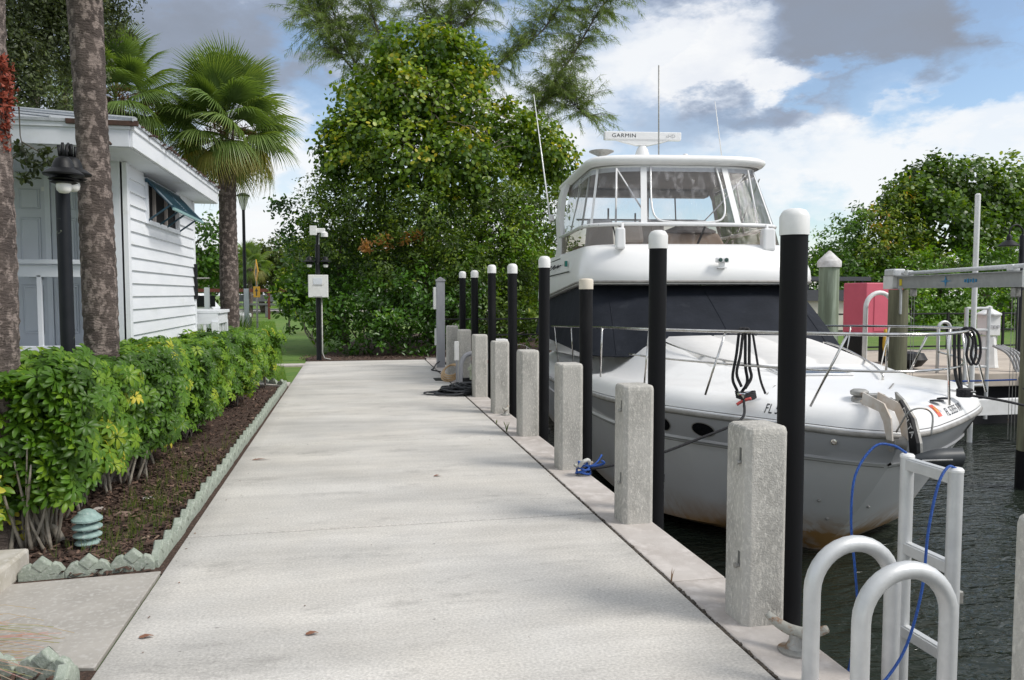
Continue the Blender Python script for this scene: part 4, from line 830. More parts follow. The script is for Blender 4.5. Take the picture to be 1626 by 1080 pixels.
# mooring lines
ra = [(-1.25,.70),(-1.22,.72)]
b = MB(); zt = 1.355
for dx, h in ((0,.0),(.07,.05)):
    s0, t0 = -1.22+dx*.5, .84-dx*.3; b.tube(spline([(s0-.05,t0-.02,.72+h),(s0-.10,t0-.01,.86+h),(s0-.06,t0,1.1),(s0-.03,t0+.01,1.34),(s0,t0+.015,1.375),(s0+.03,t0,1.33),(s0+.03,t0-.02,1.0),(s0+.05,t0-.03,.82+h),(s0-.02,t0-.04,.70+h)], 5), .016, 6)
b.tube(spline([(-1.13,.80,1.36),(-1.09,.78,1.1),(-1.05,.76,.85),(-1.0,.74,.70)],4), .013, 6)
for k in range(4): b.tube([(-1.22+.10*math.cos(a), .70+.05*math.sin(a)+.01*k, .665+.017*k+.01*math.cos(2*a)) for a in [2*math.pi*j/14 for j in range(14)]], .013, 6, closed=True)
o = b.build('mooring_rope', M_rope_b, smooth='all'); o.location = (5.1,6.52,0); o.rotation_euler = (0,0,R(-7)); tag(o, 'black rope looped over the starboard bow rail and its cleat', 'rope')
rope('mooring_rope', [yw(-1.25,.68,.66), Vector((3.72,7.0,.50)), Vector((3.3,7.02,.33)), Vector((2.75,7.05,.15)), Vector((2.3,7.1,.07)), Vector((2.16,7.12,.06))], .0135, M_rope_b, 'black mooring line sagging from the bow cleat to the wrapped dock cleat')
rope('rope_splice', [yw(-1.20,.62,.67), yw(-1.27,.66,.64), yw(-1.33,.67,.60)], .0165, mat('pink_red_whipping', (.65,.10,.09), rough=.7), 'red whipping on the mooring line below the bow rail', 'rope')
b = MB()
for dx in (0,.05): b.tube(spline([(1.19+dx,.86,1.34),(1.24+dx,.84,1.375),(1.33+dx,.84,1.30),(1.36+dx,.84,1.1),(1.30+dx,.82,.98),(1.24+dx,.82,1.08),(1.27+dx,.84,1.25),(1.22,.86,1.36)],4), .014, 6)
for dx in (-.03,.02): b.tube(spline([(1.14+dx,.84,1.36),(1.12+dx,.80,1.1),(1.10+dx,.74,.88),(1.10,.68,.70)],4), .019, 6)
for k in range(4): b.tube([(1.12+.07*math.cos(a), .66+.05*math.sin(a), .67+.02*k) for a in [2*math.pi*j/12 for j in range(12)]], .016, 6, closed=True)
o = b.build('mooring_rope', M_rope_b, smooth='all'); o.location = (5.1,6.52,0); o.rotation_euler = (0,0,R(-7)); tag(o, 'black rope hanging in loops from the right end of the bow rail', 'rope')
rope('mooring_rope', [yw(1.12,.66,.68), yw(1.5,.6,.62), Vector((7.4,7.0,.46)), Vector((8.3,7.6,.28)), Vector((9.2,8.9,.28)), Vector((9.72,9.75,.34))], .014, M_rope_b, 'black mooring line running from the bow to the big timber pile at right')
rope('mooring_rope', [yw(1.95,3.4,.55), Vector((8.0,10.6,.42)), Vector((9.0,10.3,.40)), Vector((9.75,9.9,.45))], .013, M_rope_bl, 'blue mooring line running to the big timber pile at right')
# ---------------------------------------------------------------- the white clapboard building on the left
house = thing('clapboard_house', 'small white clapboard house with a porch, grey roof and teal louvred shutter', 'house', (-2.45, 9.4, 0))
def hp_(x, y, z): return (x, y, z)          # local: x=0 side wall, y=0 front corner
LEN = 3.78; ZB, ZT = .83, 3.19
wy0, wy1, wz0, wz1 = .90, 2.60, 2.64, 3.09
MB().box((-.12, LEN/2+.04, 1.55), (.155, LEN-.10, 3.2)).build('wall_core', M_dark if False else M_white, house)
n = 16; h = (ZT-ZB)/n
for k in range(n):
    z0 = ZB+k*h; z1 = z0+h
    segs = [(.10, LEN)]
    if z1 > wz0-.02 and z0 < wz1+.02: segs = [(.10, wy0-.04), (wy1+.04, LEN)]
    for a, b_ in segs:
        b = MB(); b.add([(-.02,a,z0-.004),(.018,a,z0-.004),(-.008,a,z1+.012),(-.02,a,z1+.012),(-.02,b_,z0-.004),(.018,b_,z0-.004),(-.008,b_,z1+.012),(-.02,b_,z1+.012)], [(0,1,2,3)[::-1],(4,5,6,7),(0,1,5,4),(1,2,6,5),(2,3,7,6),(3,0,4,7)])
        b.build('siding_board', M_siding, house)
MB().box((-.01,.05,(ZB+ZT)/2), (.075,.10,ZT-ZB)).build('corner_board', M_siding, house, bevel=.004)
MB().box((-.01,LEN+.0,(ZB+ZT)/2), (.07,.07,ZT-ZB)).build('corner_board', M_siding, house, bevel=.004)
MB().box((-.10,LEN/2,.42), (.10,LEN,.80)).build('foundation', M_wallface, house)
# window opening and louvred awning shutter
b = MB(); b.box((-.035,(wy0+wy1)/2,(wz0+wz1)/2), (.02,wy1-wy0,wz1-wz0)); b.build('window', M_dark, house)
win = house.children[-1] if False else bpy.context.scene.objects.get('window')
for c_, d_ in (((.012,wy0-.02,(wz0+wz1)/2),(.05,.05,.55)),((.012,wy1+.02,(wz0+wz1)/2),(.05,.05,.55)),((.012,(wy0+wy1)/2,wz0-.025),(.055,wy1-wy0+.1,.05)),((.012,(wy0+wy1)/2,wz1+.03),(.05,wy1-wy0+.1,.05))):
    MB().box(c_, d_).build('frame', M_white, win)
for yy in (1.36, 2.0): MB().box((-.01,yy,(wz0+wz1)/2), (.035,.05,.45)).build('mullion', mat('grey_mullion', (.42,.38,.36), rough=.7), win)
shut = MB(); 
sroot = MB().box((.02,(wy0+wy1)/2,wz1+.03), (.03,wy1-wy0+.06,.03)).build('shutter', M_teal, house)
ang = R(47); Ls = .43
def sh(u, y): return Vector((.03+u*math.cos(ang), y, wz1+.02-u*math.sin(ang)))
for y in (wy0-.04, (wy0+wy1)/2, wy1+.06): b = MB(); b.tube([sh(0,y), sh(Ls,y)], .016, 4); b.build('rail', M_teal, sroot)
for u in (0, Ls): b = MB(); b.box(sh(u,(wy0+wy1)/2), (.03,wy1-wy0+.14,.045)); b.build('rail', M_teal, sroot)
MB().box(sh(Ls+.02,(wy0+wy1)/2)+Vector((0,0,-.01)), (.03,wy1-wy0+.16,.03)).build('edge_strip', mat('pale_green_edge', (.22,.36,.36), rough=.6), sroot)
for k in range(11):
    u = .035+(Ls-.06)*k/10; b = MB(); b.box(sh(u,(wy0+wy1)/2), (.034,wy1-wy0+.06,.006), M=Matrix.Rotation(ang+R(55),4,'Y')); b.build('slat', M_teal, sroot)
for y in (wy0-.03, wy0+.55, wy0+.95, wy1+.03): MB().tube([(.02,y,wz0-.02), sh(Ls-.04,y)], .012, 6).build('strut', M_teal, sroot)
# soffit, fascia, gutter edge, roof
EX, EY0, EY1, EZ = .31, -.90, 4.15, 3.44
MB().box(((-8+EX)/2, (EY0+EY1)/2, 3.205), (8+EX-.04, EY1-EY0-.04, .02)).build('soffit', M_white, house)
MB().box((EX, (EY0+EY1)/2, 3.31), (.03, EY1-EY0, .22)).build('fascia', M_siding, house, bevel=.003)
MB().box((EX+.018, (EY0+EY1)/2, 3.40), (.03, EY1-EY0+.03, .07)).build('fascia_trim', M_siding, house, bevel=.004)
MB().box(((-8+EX)/2, EY0, 3.31), (8+EX-.032, .03, .22)).build('fascia', M_white, house, bevel=.003)
MB().box(((-8+EX)/2, EY0-.018, 3.40), (8+EX, .03, .06)).build('fascia_trim', M_white, house, bevel=.004)
MB().box(((-8+EX)/2, EY1, 3.31), (8+EX-.032, .03, .22)).build('fascia', M_white, house)
b = MB(); ez = 3.45; A = (EX+.05,EY0-.05,ez); B_ = (EX+.05,EY1+.03,ez); Cc = (-8,EY1+.03,ez); D = (-8,EY0-.05,ez); r1 = (-2.2,1.6,ez+.62); r2 = (-8,1.6,ez+.62)
b.add([A,B_,Cc,D,r1,r2]+[(p[0],p[1],p[2]-.03) for p in (A,B_,Cc,D)], [(0,1,4),(1,2,5,4),(3,0,4,5),(0,3,9,6),(1,0,6,7),(2,1,7,8),(6,9,8,7)]); b.build('roof', M_roof, house)
roof = [c for c in house.children if c.name.startswith('roof')][0]
def ribs(P0, P1, Q0, Q1, n):
    for k in range(n):
        f = (k+.5)/n; a = Vector(P0).lerp(Vector(P1), f); c = Vector(Q0).lerp(Vector(Q1), f); MB().tube([a+Vector((0,0,.012)), c+Vector((0,0,.012))], .012, 4).build('roof_rib', M_roof, roof)
ribs((EX,EY0-.04,ez),(-4,EY0-.04,ez),(-2.2,1.6,ez+.62),(-4.6,1.6,ez+.62), 9)
MB().tube([Vector(A)+Vector((0,0,.01)), Vector(r1)+Vector((0,0,.01))], .03, 6).build('hip_cap', M_roof, roof)
b = MB()
for k in range(120): y = random.uniform(EY0, EY1); b.box((EX+.03+random.uniform(-.03,.03), y, ez-.01+random.uniform(-.02,.02)), (random.uniform(.02,.07),random.uniform(.02,.08),.012), rz=random.uniform(0,3))
b.build('roof_debris', M_rust, roof, kind='stuff')
MB().box((EX-.25,EY0-.04,3.425), (.66,.035,.05)).build('rusted_gutter', M_rust, house, bevel=.004)
MB().tube([(EX-.36,EY0-.06,3.42),(EX-.16,EY0-.10,3.20)], .014, 5).build('gutter_strap', M_rust, house)
# porch front: pier, rail, deck, recessed doors
MB().box((-.12,.03,2.1), (.20,.06,2.3)).build('porch_pier', M_white, house, bevel=.004)
MB().box((-.165,.60,2.1), (.10,1.04,2.3)).build('porch_side_wall', M_white, house)
MB().box((-4,.55,.93), (7.8,1.2,.14)).build('porch_deck', M_white, house, bevel=.005)
MB().box((-4.2,1.13,2.1), (7.8,.06,2.4)).build('back_wall', M_white, house)
MB().box((-4.1,.02,2.085), (7.8,.10,.05)).build('top_rail', M_white, house, bevel=.006)
MB().box((-4.1,.03,1.985), (7.8,.04,.13)).build('rail_board', M_white, house, bevel=.004)
MB().box((-4.1,.03,1.12), (7.8,.05,.09)).build('bottom_rail', M_white, house, bevel=.004)
for k in range(26): MB().box((-.30-k*.30,.03,1.54), (.045,.04,.80)).build('baluster', M_white, house, bevel=.003)
for x0 in (-1.505, -.78, -2.25):
    d = MB().box((x0+.34 if False else x0, 1.08, 2.08), (.66,.04,2.10)).build('door', mat('grey_white_door', (.60,.63,.68), (.56,.59,.64), rough=.5, nscale=2), house, bevel=.004)
    for zz, hh in ((2.88,.24),(2.38,.56),(1.55,.60)):
        for xx in (-.165, .165):
            b = MB(); o4 = [(-.115,-hh/2),(.115,-hh/2),(.115,hh/2),(-.115,hh/2)]; cx, cy = x0+xx, 1.058
            rw = [[Vector((cx+x*k, cy-dy, zz+(z if abs(z) < 0 else z*k2))) for x, z in o4] for k, k2, dy in ((1,1,0),(.96,.98,.012),(.86,.93,.003),(.80,.90,.003),(.72,.86,.014))]
            b.grid(rw, closed=True); b.add(rw[-1], [(0,1,2,3)]); b.build('door_panel', MATS['grey_white_door'], d)
    b = MB(); b.box((x0+.27,1.035,1.94), (.035,.05,.05)); b.tube([(x0+.27,1.01,1.94),(x0+.15,1.0,1.945)], .011, 6); b.build('door_handle', M_galv, d)
    MB().box((x0+.3625,1.07,2.1), (.058,.06,2.25)).build('door_casing', M_white, house)
MB().box((-1.16,1.06,3.0), (.09,.02,.05)).build('door_number_plate', M_capwhite, house)
# far end: meter box, shutter seen edge on, rear steps
MB().box((.05,LEN-.10,.99), (.11,.16,.30)).build('meter_box', mat('beige_grey_metal', (.38,.37,.33), rough=.6), house, bevel=.01)
MB().tube([(.05,LEN-.10,.85),(.05,LEN-.10,.3)], .02, 6).build('conduit', M_blackmetal, house)
b = MB(); b.box((.03,LEN-.02,1.93), (.04,.10,.55)); b.build('folded_shutter', M_blackmetal, house, bevel=.005)
MB().tube([(.0,LEN-.05,1.98),(.22,LEN+.05,1.985)], .012, 5).build('shutter_arm', M_galv, house)
b = MB(); b.lathe([(.012,0),(.05,.10),(.02,.17)], (.10,LEN-.95,1.02), 10, Matrix.Rotation(R(20),4,'X')); b.tube([(.02,LEN-.9,1.2),(.10,LEN-.93,1.17)], .01, 5); b.build('floodlight', M_capwhite, house, smooth=True)
MB().box((-.0,LEN+.62,1.445), (.72,1.0,.05)).build('stair_rail_top', M_siding, house, bevel=.005)
MB().box((.30,LEN+.62,1.335), (.05,.98,.17)).build('stair_apron', M_siding, house)
MB().box((.0,LEN+.15,1.335), (.62,.05,.17)).build('stair_apron', M_siding, house)
for x, y in ((.28,LEN+.15),(-.05,LEN+.15),(.28,LEN+1.08)): MB().box((x,y,.66), (.10,.10,1.26)).build('stair_post', M_siding, house)
for x, y in ((.12,LEN+.15),(.28,LEN+.5),(.28,LEN+.8)): MB().box((x,y,.66), (.04,.04,1.26)).build('baluster', M_siding, house)
MB().box((-.02,LEN+.5,.82), (.3,.3,.36)).build('utility_box', mat('beige_grey_metal2', (.42,.44,.42), rough=.6), house, bevel=.01)
# ---------------------------------------------------------------- edging blocks
def edging(name, label, path, unit=.262):
    root = thing('bed_edging', label, 'edging', path[0]+(0,)); base = Vector((*path[0], 0)); me = None
    w = unit/2; zb = -.05
    for (ax, ay), (bx, by) in zip(path, path[1:]):
        a, c = Vector((ax, ay, 0)), Vector((bx, by, 0)); L_ = (c-a).length; n = max(1, round(L_/unit)); d = (c-a).normalized(); rz = math.atan2(d.y, d.x)
        for k in range(n):
            if me is None:
                b = MB(); half = [(-w+.003,zb),(-w+.003,.035),(-w+.03,.075),(-w*.5,.088),(-.055,.075)]
                prof = half+[(-.05,.085),(0,.128),(.05,.085)]+[(-x, z) for x, z in half[::-1]]
                b.prism(prof, -.024, .024, Matrix.Rotation(R(90),4,'X'))
                b.add([(-.046,-.03,.078),(0,-.03,.036),(.046,-.03,.078),(0,-.03,.120),(-.055,-.022,.078),(0,-.022,.028),(.055,-.022,.078),(0,-.022,.13)], [(0,1,2,3),(4,5,1,0),(5,6,2,1),(6,7,3,2),(7,4,0,3)])
                b.add([(-.046,.03,.078),(0,.03,.036),(.046,.03,.078),(0,.03,.120),(-.055,.022,.078),(0,.022,.028),(.055,.022,.078),(0,.022,.13)], [(3,2,1,0),(0,1,5,4),(1,2,6,5),(2,3,7,6),(3,0,4,7)])
                o = b.build('edging_block', M_edging, root, bevel=.006, seg=2); me = o.data
            else:
                o2 = o.copy(); C.objects.link(o2); o2.parent = root; o = o2
            p = a+d*L_*(k+.5)/n-base; o.location = (p.x+random.uniform(-.004,.004), p.y+random.uniform(-.003,.003), random.uniform(-.012,.006)); o.rotation_euler = (random.uniform(-.05,.05), random.uniform(-.03,.03), rz+random.uniform(-.025,.025))
edging('e', 'long scalloped grey green edging between the mulch bed and the walk', [(-2.02,5.19),(-1.255,5.27),(-1.238,15.2),(-2.3,16.5)])
edging('e', 'short return of scalloped edging at the bottom left corner', [(-1.29,2.2),(-1.262,3.80),(-2.3,4.06)])
tag(MB().box((-3.3,4.93,.055), (2.55,.92,.15)).build('concrete_block', M_block, bevel=.018), 'low pale concrete block at the left edge behind the side path', 'block')
# pagoda light
t = thing('path_light', 'low green grey pagoda garden light with four tiers standing in the mulch', 'garden light', (-1.82, 5.82, -.02))
for k, (r_, z_) in enumerate(((.098,.205),(.096,.148),(.092,.092),(.082,.038))):
    b = MB(); 
    if k == 0: b.lathe([(r_,z_-.012),(r_,z_),(r_*.62,z_+.034),(r_*.58,z_+.045),(r_*.25,z_+.062),(.002,z_+.066)], n=24)
    else: b.lathe([(r_,z_-.008),(r_,z_),(r_*.70,z_+.020),(r_*.5,z_+.022)], n=24)
    b.build('tier', M_verdigris, t, smooth=True)
b = MB(); b.lathe([(.034,0),(.034,.21)], n=12); b.build('core', mat('frosted_core', (.62,.66,.66), rough=.4), t, smooth=True)
b = MB()
for k in range(3): a = 2*math.pi*k/3+.5; b.tube([(.055*math.cos(a),.055*math.sin(a),.0),(.055*math.cos(a),.055*math.sin(a),.21)], .006, 5)
b.lathe([(.04,-.05),(.04,.02)], n=12); b.build('posts', M_verdigris, t)
# scraps lying in the bed
for x, y, s_, rz, m, lab in ((-1.72,7.05,.055,.4,M_capwhite,'crumpled white scrap lying in the mulch'),(-2.02,6.75,.075,1.2,M_cap,'flat grey stone lying in the mulch'),(-1.78,6.55,.085,.3,mat('brown_stone',(.22,.15,.12),(.15,.10,.08),rough=.9),'flat brown stone lying in the mulch')):
    b = MB(); b.lathe([(s_*.8,0),(s_,s_*.15),(s_*.7,s_*.35),(.005,s_*.4)], n=7, M=Matrix.Scale(.6,4,(0,1,0))); o = b.build('stone' if 'stone' in lab else 'litter_scrap', m, loc=(x,y,-.01)); o.rotation_euler = (.1,.1,rz); tag(o, lab, 'stone' if 'stone' in lab else 'scrap')
# ---------------------------------------------------------------- lamp posts
def hood(b, o, s=1.0):
    b.lathe([(.145*s,0),(.15*s,.012),(.12*s,.035),(.085*s,.055),(.075*s,.09),(.06*s,.125),(.03*s,.145)], o, 18); b.lathe([(.105*s,-.035),(.112*s,-.028),(.06*s,-.01)], o, 18); b.lathe([(.08*s,-.06),(.10*s,-.052),(.055*s,-.035)], o, 18)
t = thing('lamp_post', 'black lamp post with two hooded globe lamps standing in the hedge', 'lamp post', (-2.225, 6.8, 0))
b = MB(); b.lathe([(.052,0),(.052,2.56),(.045,2.62),(.03,2.66)], n=16); b.build('pole', mat('peeling_black_paint', (.007,.009,.012), (.012,.014,.018), spec=.25, rough=.5, nscale=6, c3=(.30,.32,.25), n3=5, c3r=(.66,.70)), t, smooth=True)
for (x, y, z) in ((.075,-.20,2.64),(.01,.20,2.70)):
    b = MB(); hood(b, (x,y,z), .96); b.build('lamp_hood', M_blackmetal, t, smooth=True)
    MB().lathe([(.052,-.055),(.056,-.085),(.050,-.112),(.033,-.130),(.004,-.135)], (x,y,z), 16).build('globe', M_globe, t, smooth=True)
    b = MB(); b.tube(spline([(0,0,2.60),(x*.3,y*.3,z+.12),(x*.7,y*.7,z+.24),(x,y,z+.15)],4), .012, 6)
    for q in range(3): b.tube([(x+.022*q-.022,y,z+.14),(x+.03*q-.03,y,z+.25-.02*abs(q-1))], .011, 5)
    b.build('bracket', M_blackmetal, t, smooth='all')
t = thing('lamp_post', 'black double lamp post with a white electrical box at the far end of the walk', 'lamp post', (-.86, 20.9, 0))
b = MB(); b.lathe([(.075,0),(.065,.05),(.062,3.0),(.035,3.02),(.035,3.3)], n=12); b.build('pole', M_blackmetal, t, smooth=True)
b = MB(); b.box((.01,-.12,1.93), (.50,.16,.58)); b.build('electrical_box', M_capwhite, t, bevel=.015); eb = [c for c in t.children if c.name.startswith('electrical_box')][0]
for z, w in ((1.955,.24),(1.67,.22)): MB().box((.0,-.205,z), (w,.012,.012)).build('label_slot', M_greyink, eb)
MB().box((.0,-.204,2.06), (.22,.008,.16)).build('cover_plate', M_white, eb, bevel=.003)
for x in (-.21,.20):
    b = MB(); hood(b, (x,0,2.55), 1.0); b.tube([(0,0,2.62),(x,0,2.70)], .014, 6); b.build('lamp_hood', M_blackmetal, t, smooth=True); MB().lathe([(.065,-.05),(.066,-.09),(.05,-.13),(.004,-.14)], (x,0,2.55), 14).build('globe', M_globe, t, smooth=True)
MB().box((-.10,-.02,3.36), (.18,.14,.24)).build('antenna_box', M_capwhite, t, bevel=.01); MB().box((.08,-.02,3.36), (.24,.10,.12)).build('camera_body', M_capwhite, t, bevel=.015); MB().lathe([(.09,0),(.09,.10),(.03,.14)], (.18,-.05,3.20), 12).build('camera_dome', M_capwhite, t, smooth=True)
MB().tube([(.05,-.03,3.3),(.03,-.03,2.9),(.0,-.05,2.5)], .014, 6).build('cable', M_galv, t, smooth='all')
MB().tube([(.09,-.09,1.64),(.09,-.09,.2),(.14,-.11,.06),(.3,-.13,.03)], .02, 6).build('conduit', M_galv, t, smooth='all')
t = thing('street_lamp', 'tall thin black street lamp with a flared lantern beyond the palm', 'street lamp', (-4.47, 35, 0))
MB().lathe([(.12,0),(.08,.3),(.062,5.3)], n=10).build('pole', M_blackmetal, t, smooth=True)
MB().lathe([(.05,5.25),(.09,5.35),(.22,5.85)], n=10).build('lantern_glass', mat('lantern_glass', (.55,.55,.52), rough=.3), t); MB().lathe([(.27,5.85),(.27,5.90),(.1,5.99)], n=12).build('lantern_top', M_blackmetal, t)
for k in range(4): a = k*math.pi/2+.4; MB().tube([(.05*math.cos(a),.05*math.sin(a),5.25),(.235*math.cos(a),.235*math.sin(a),5.88)], .014, 4).build('lantern_bar', M_blackmetal, t)
t = thing('deer_sign', 'yellow diamond warning sign with a dark animal figure above a small arrow plate', 'road sign', (-3.42, 30, 0))
MB().tube([(0,0,0),(0,0,2.85)], .035, 6).build('pole', M_galv, t)
Mr = Matrix.Translation((.0,-.04,2.52)) @ Matrix.Rotation(R(-74),4,'Z') @ Matrix.Rotation(R(90),4,'X')
b = MB(); b.prism([(0,-.47),(.47,0),(0,.47),(-.47,0)], -.01, .01, Mr); sg = b.build('diamond', M_yellow, t)
fig = [(-.22,-.18),(-.16,-.18),(-.13,-.02),(.10,-.02),(.14,-.18),(.19,-.18),(.17,.05),(.25,.17),(.20,.22),(.10,.12),(-.15,.12),(-.22,.05)]
b = MB(); b.prism(fig, .012, .016, Mr); b.build('animal_figure', M_ink, sg)
Mr2 = Matrix.Translation((.0,-.04,1.80)) @ Matrix.Rotation(R(-50),4,'Z') @ Matrix.Rotation(R(90),4,'X')
b = MB(); b.prism([(-.2,-.2),(.2,-.2),(.2,.2),(-.2,.2)], -.01, .01, Mr2); sg = b.build('arrow_plate', M_yellow, t)
b = MB(); b.prism([(-.03,-.14),(.03,-.14),(.03,.02),(.10,.02),(0,.15),(-.10,.02),(-.03,.02)], .012, .016, Mr2); b.build('arrow', M_ink, sg)
# things beyond the palm
for k, (x, h_) in enumerate(((-4.55,1.93),(-3.72,1.92),(-3.42,1.90))):
    tag(MB().box((0,0,h_/2), (.15,.15,h_)).build('fence_post', M_siding, loc=(x,26.5+k*.3,0), bevel=.01), ['white square post left of the palm trunk in the distance','white square post just right of the palm trunk in the distance','white square post beside the thin street lamp'][k], 'post', 'white posts by the car park')
t = thing('bench', 'long grey bench beyond the lawn', 'bench', (-7.3,60,0)); MB().box((0,0,.95), (3.4,.7,.14)).build('seat', mat('grey_bench',(.16,.165,.17),(.12,.125,.13),rough=.8), t); MB().box((0,.5,1.4), (3.4,.06,.5)).build('backrest', MATS['grey_bench'], t)
for x in (-1.3,1.2): MB().box((x,0,.45), (.3,.6,.9)).build('leg', MATS['grey_bench'], t)
t = thing('parked_car', 'white parked car with a dark grille half hidden behind the house corner', 'car', (-6.2,32,0))
b = MB(); b.prism([(-2.3,.35),(2.2,.35),(2.25,.95),(1.1,1.15),(.6,1.75),(-1.9,1.78),(-2.3,1.1)], -.9, .9, Matrix.Rotation(R(90),4,'X')); b.build('body', M_gel, t, bevel=.08, seg=3); MB().box((.2,-.915,1.45), (1.9,.02,.42)).build('window', M_glassdark, t); MB().box((2.26,0,.65), (.03,1.2,.35)).build('grille', M_ink, t)
for x in (-1.4,1.4): MB().lathe([(.34,0),(.34,.2),(.2,.22)], (x,-.72,.34), 16, Matrix.Rotation(R(90),4,'X')).build('wheel', M_ink, t)
for y in (-.6,.6): MB().box((2.22,y,.85), (.06,.3,.14)).build('headlight', M_globe, t, bevel=.02)
t = thing('roadside_rail', 'long dark red roadside rail behind the white posts', 'fence', (-8,55,0)); MB().box((0,0,1.95), (12,.08,.22)).build('rail', mat('dark_red_rail',(.14,.035,.025),(.10,.03,.02),rough=.8), t)
for k in range(5): MB().box((-5+k*2.5,0,1.0), (.15,.12,2.0)).build('post', MATS['dark_red_rail'], t)
# ---------------------------------------------------------------- right hand side: far dock, lift, pedestals
MB().box((21.3,17.6,-.16), (22.0,5.9,.30)).build('far_dock', mat('far_dock_concrete', (.50,.44,.37), (.42,.36,.30), rough=.85, nscale=2), kind='structure', bevel=.02)
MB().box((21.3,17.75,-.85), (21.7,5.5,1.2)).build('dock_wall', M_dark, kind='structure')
t = thing('dock_railing', 'black railing along the back of the far dock', 'railing', (8.0,20.9,0))
for z in (.12,.62,1.12): MB().tube([(0,0,z),(24,0,z)], .025, 6).build('rail', M_blackmetal, t)
for k in range(13): MB().box((k*2,0,.58), (.06,.06,1.16)).build('post', M_blackmetal, t)
t = thing('timber_pile', 'fat greenish timber pile with a pale conical cap behind the boat', 'piling', (9.3,14.0,-1.6)); b = MB()
b.lathe([(.20,0),(.20,1.0),(.195,2.2),(.19,4.02)], n=20); b.build('shaft', M_greenpile, t, smooth=True); b = MB(); b.lathe([(.225,3.86),(.23,3.97),(.21,4.0),(.02,4.185),(.002,4.19)], n=20); b.build('cap', mat('dirty_white_cap', (.66,.65,.64), (.48,.46,.44), rough=.7, nscale=9), t, smooth=True)
lift = thing('boat_lift', 'aluminium boat lift beam on two timber piles with a motor and cables', 'boat lift', (10.3,12,0))
pA, pB = Vector((10.88-10.3,14.0-12,0)), Vector((9.85+.12-10.3,9.85-12,0))
for p, r_, zt in ((pA,.19,1.82),(pB,.165,1.79)):
    b = MB(); b.lathe([(r_*1.05,-1.6),(r_,0),(r_*.98,zt)], (p.x,p.y,0), 18); b.build('pile', M_timber, lift, smooth=True)
b = MB(); b.lathe([(.175,-1.6),(.172,-.62)], (pB.x,pB.y,0), 18); b.build('pile_wrap', M_black, lift, smooth=True)
dv = (pB-pA).normalized(); rz = math.atan2(dv.y, dv.x); mid_ = (pA+pB)/2; Lb = (pB-pA).length+.9
def lb(u, v, z): return mid_+dv*u+Vector((-dv.y,dv.x,0))*v+Vector((0,0,z))
b = MB(); b.box(lb(0,0,1.965), (Lb,.012,.23), rz); b.box(lb(0,0,2.08), (Lb,.16,.016), rz); b.box(lb(0,0,1.85), (Lb,.16,.016), rz); b.build('beam', mat('beam_aluminium', (.40,.41,.41), (.33,.34,.34), rough=.5, metal=.4, nscale=5), lift)
sgn = -1 if lb(0,1,0).x > mid_.x else 1
b = MB(); b.box(lb(-Lb/2+.18,0,1.965), (.42,.20,.27), rz); b.build('end_plate', M_capwhite, lift, bevel=.01)
b = MB(); b.box(lb(-Lb/2+.26,0,2.165), (.44,.24,.15), rz); b.build('motor_housing', M_alu, lift, bevel=.03)
b = MB(); b.box(lb(Lb/2-.25,sgn*.0,1.965), (.7,.22,.26), rz); b.build('end_plate', M_capwhite, lift, bevel=.005)
MB().tube([lb(-Lb/2+.6,0,2.14), lb(Lb/2-.7,0,2.165)], .035, 10).build('winder_tube', M_alu, lift, smooth='all')
for u in (-Lb/2+.85, Lb/2-1.0, Lb/2-.6): MB().box(lb(u,0,2.14), (.14,.14,.11), rz).build('bearing_block', M_alu, lift, bevel=.02)
MB().tube([lb(Lb/2-.3,-.10,2.14), lb(Lb/2-.3,.10,2.14)], .07, 14).build('pulley', M_galv, lift)
MB().box(lb(-Lb/2+.55,sgn*.012,1.965), (.10,.006,.13), rz).build('yellow_label', mat('yellow_label',(.75,.6,.03),rough=.5), lift)
M_blueink = mat('blue_logo', (.03,.22,.42), rough=.5)
for sg_, mm in ((-1, M_blueink), (1, M_blueink)):
    pass
u0 = .05 if sgn else 0
fx = lambda p, z0=0: lb(-.35+p.x, sgn*.012, 1.90+p.y)
b = MB(); pts = [(0,.17),(.028,.09),(.05,.075),(.20,.065),(.05,.05),(.028,.035),(.0,-.05),(-.028,.035),(-.05,.05),(-.20,.065),(-.05,.075),(-.028,.09)]
b.add([fx(Vector((x,z,0)))+Vector((-.004,-.004,0)) for x, z in pts], [tuple(range(12))]); b.build('logo', M_blueink, lift)
for k in range(5): b = MB(); b.box(lb(.28+k*.08, sgn*.014, 1.96), (.045,.006,.05+.02*(k%2)), rz); b.build('logo_letters', M_blueink, lift)
b = MB(); b.box(lb(-Lb/2+.62,sgn*.05,1.60), (.13,.03,.55), rz); b.build('strap_plate', M_alu, lift, bevel=.004)
for u in (-Lb/2+1.0,-Lb/2+1.1, Lb/2-1.0, Lb/2-.92, Lb/2-.84): MB().tube([lb(u,0,1.84), lb(u+.02,0,-.55)], .006, 4).build('cable', M_galv, lift)
for u in (-Lb/2+1.05, Lb/2-.92): MB().box(lb(u,0,1.76), (.12,.10,.16), rz).build('cable_sheave', M_galv, lift, bevel=.02)
MB().box((1.9,.8,-.44), (5.0,.16,.30)).build('cradle_beam', M_capwhite, lift, bevel=.005)
MB().box((2.35,.1,-.95), (.28,.28,.75)).build('cradle_post', M_capwhite, lift, bevel=.01)
tag(MB().lathe([(.05,-1.6),(.05,3.55),(.052,3.55),(.052,3.66),(.03,3.68)], n=12).build('guide_pole', M_capwhite, loc=(11.95,13.2,0), smooth=True), 'tall thin white guide pole beyond the lift beam', 'pole')
t = thing('power_pedestal', 'white lighthouse shaped power pedestal on the far dock', 'power pedestal', (14.72,15.8,0)); t.scale = (.78,.78,.92)
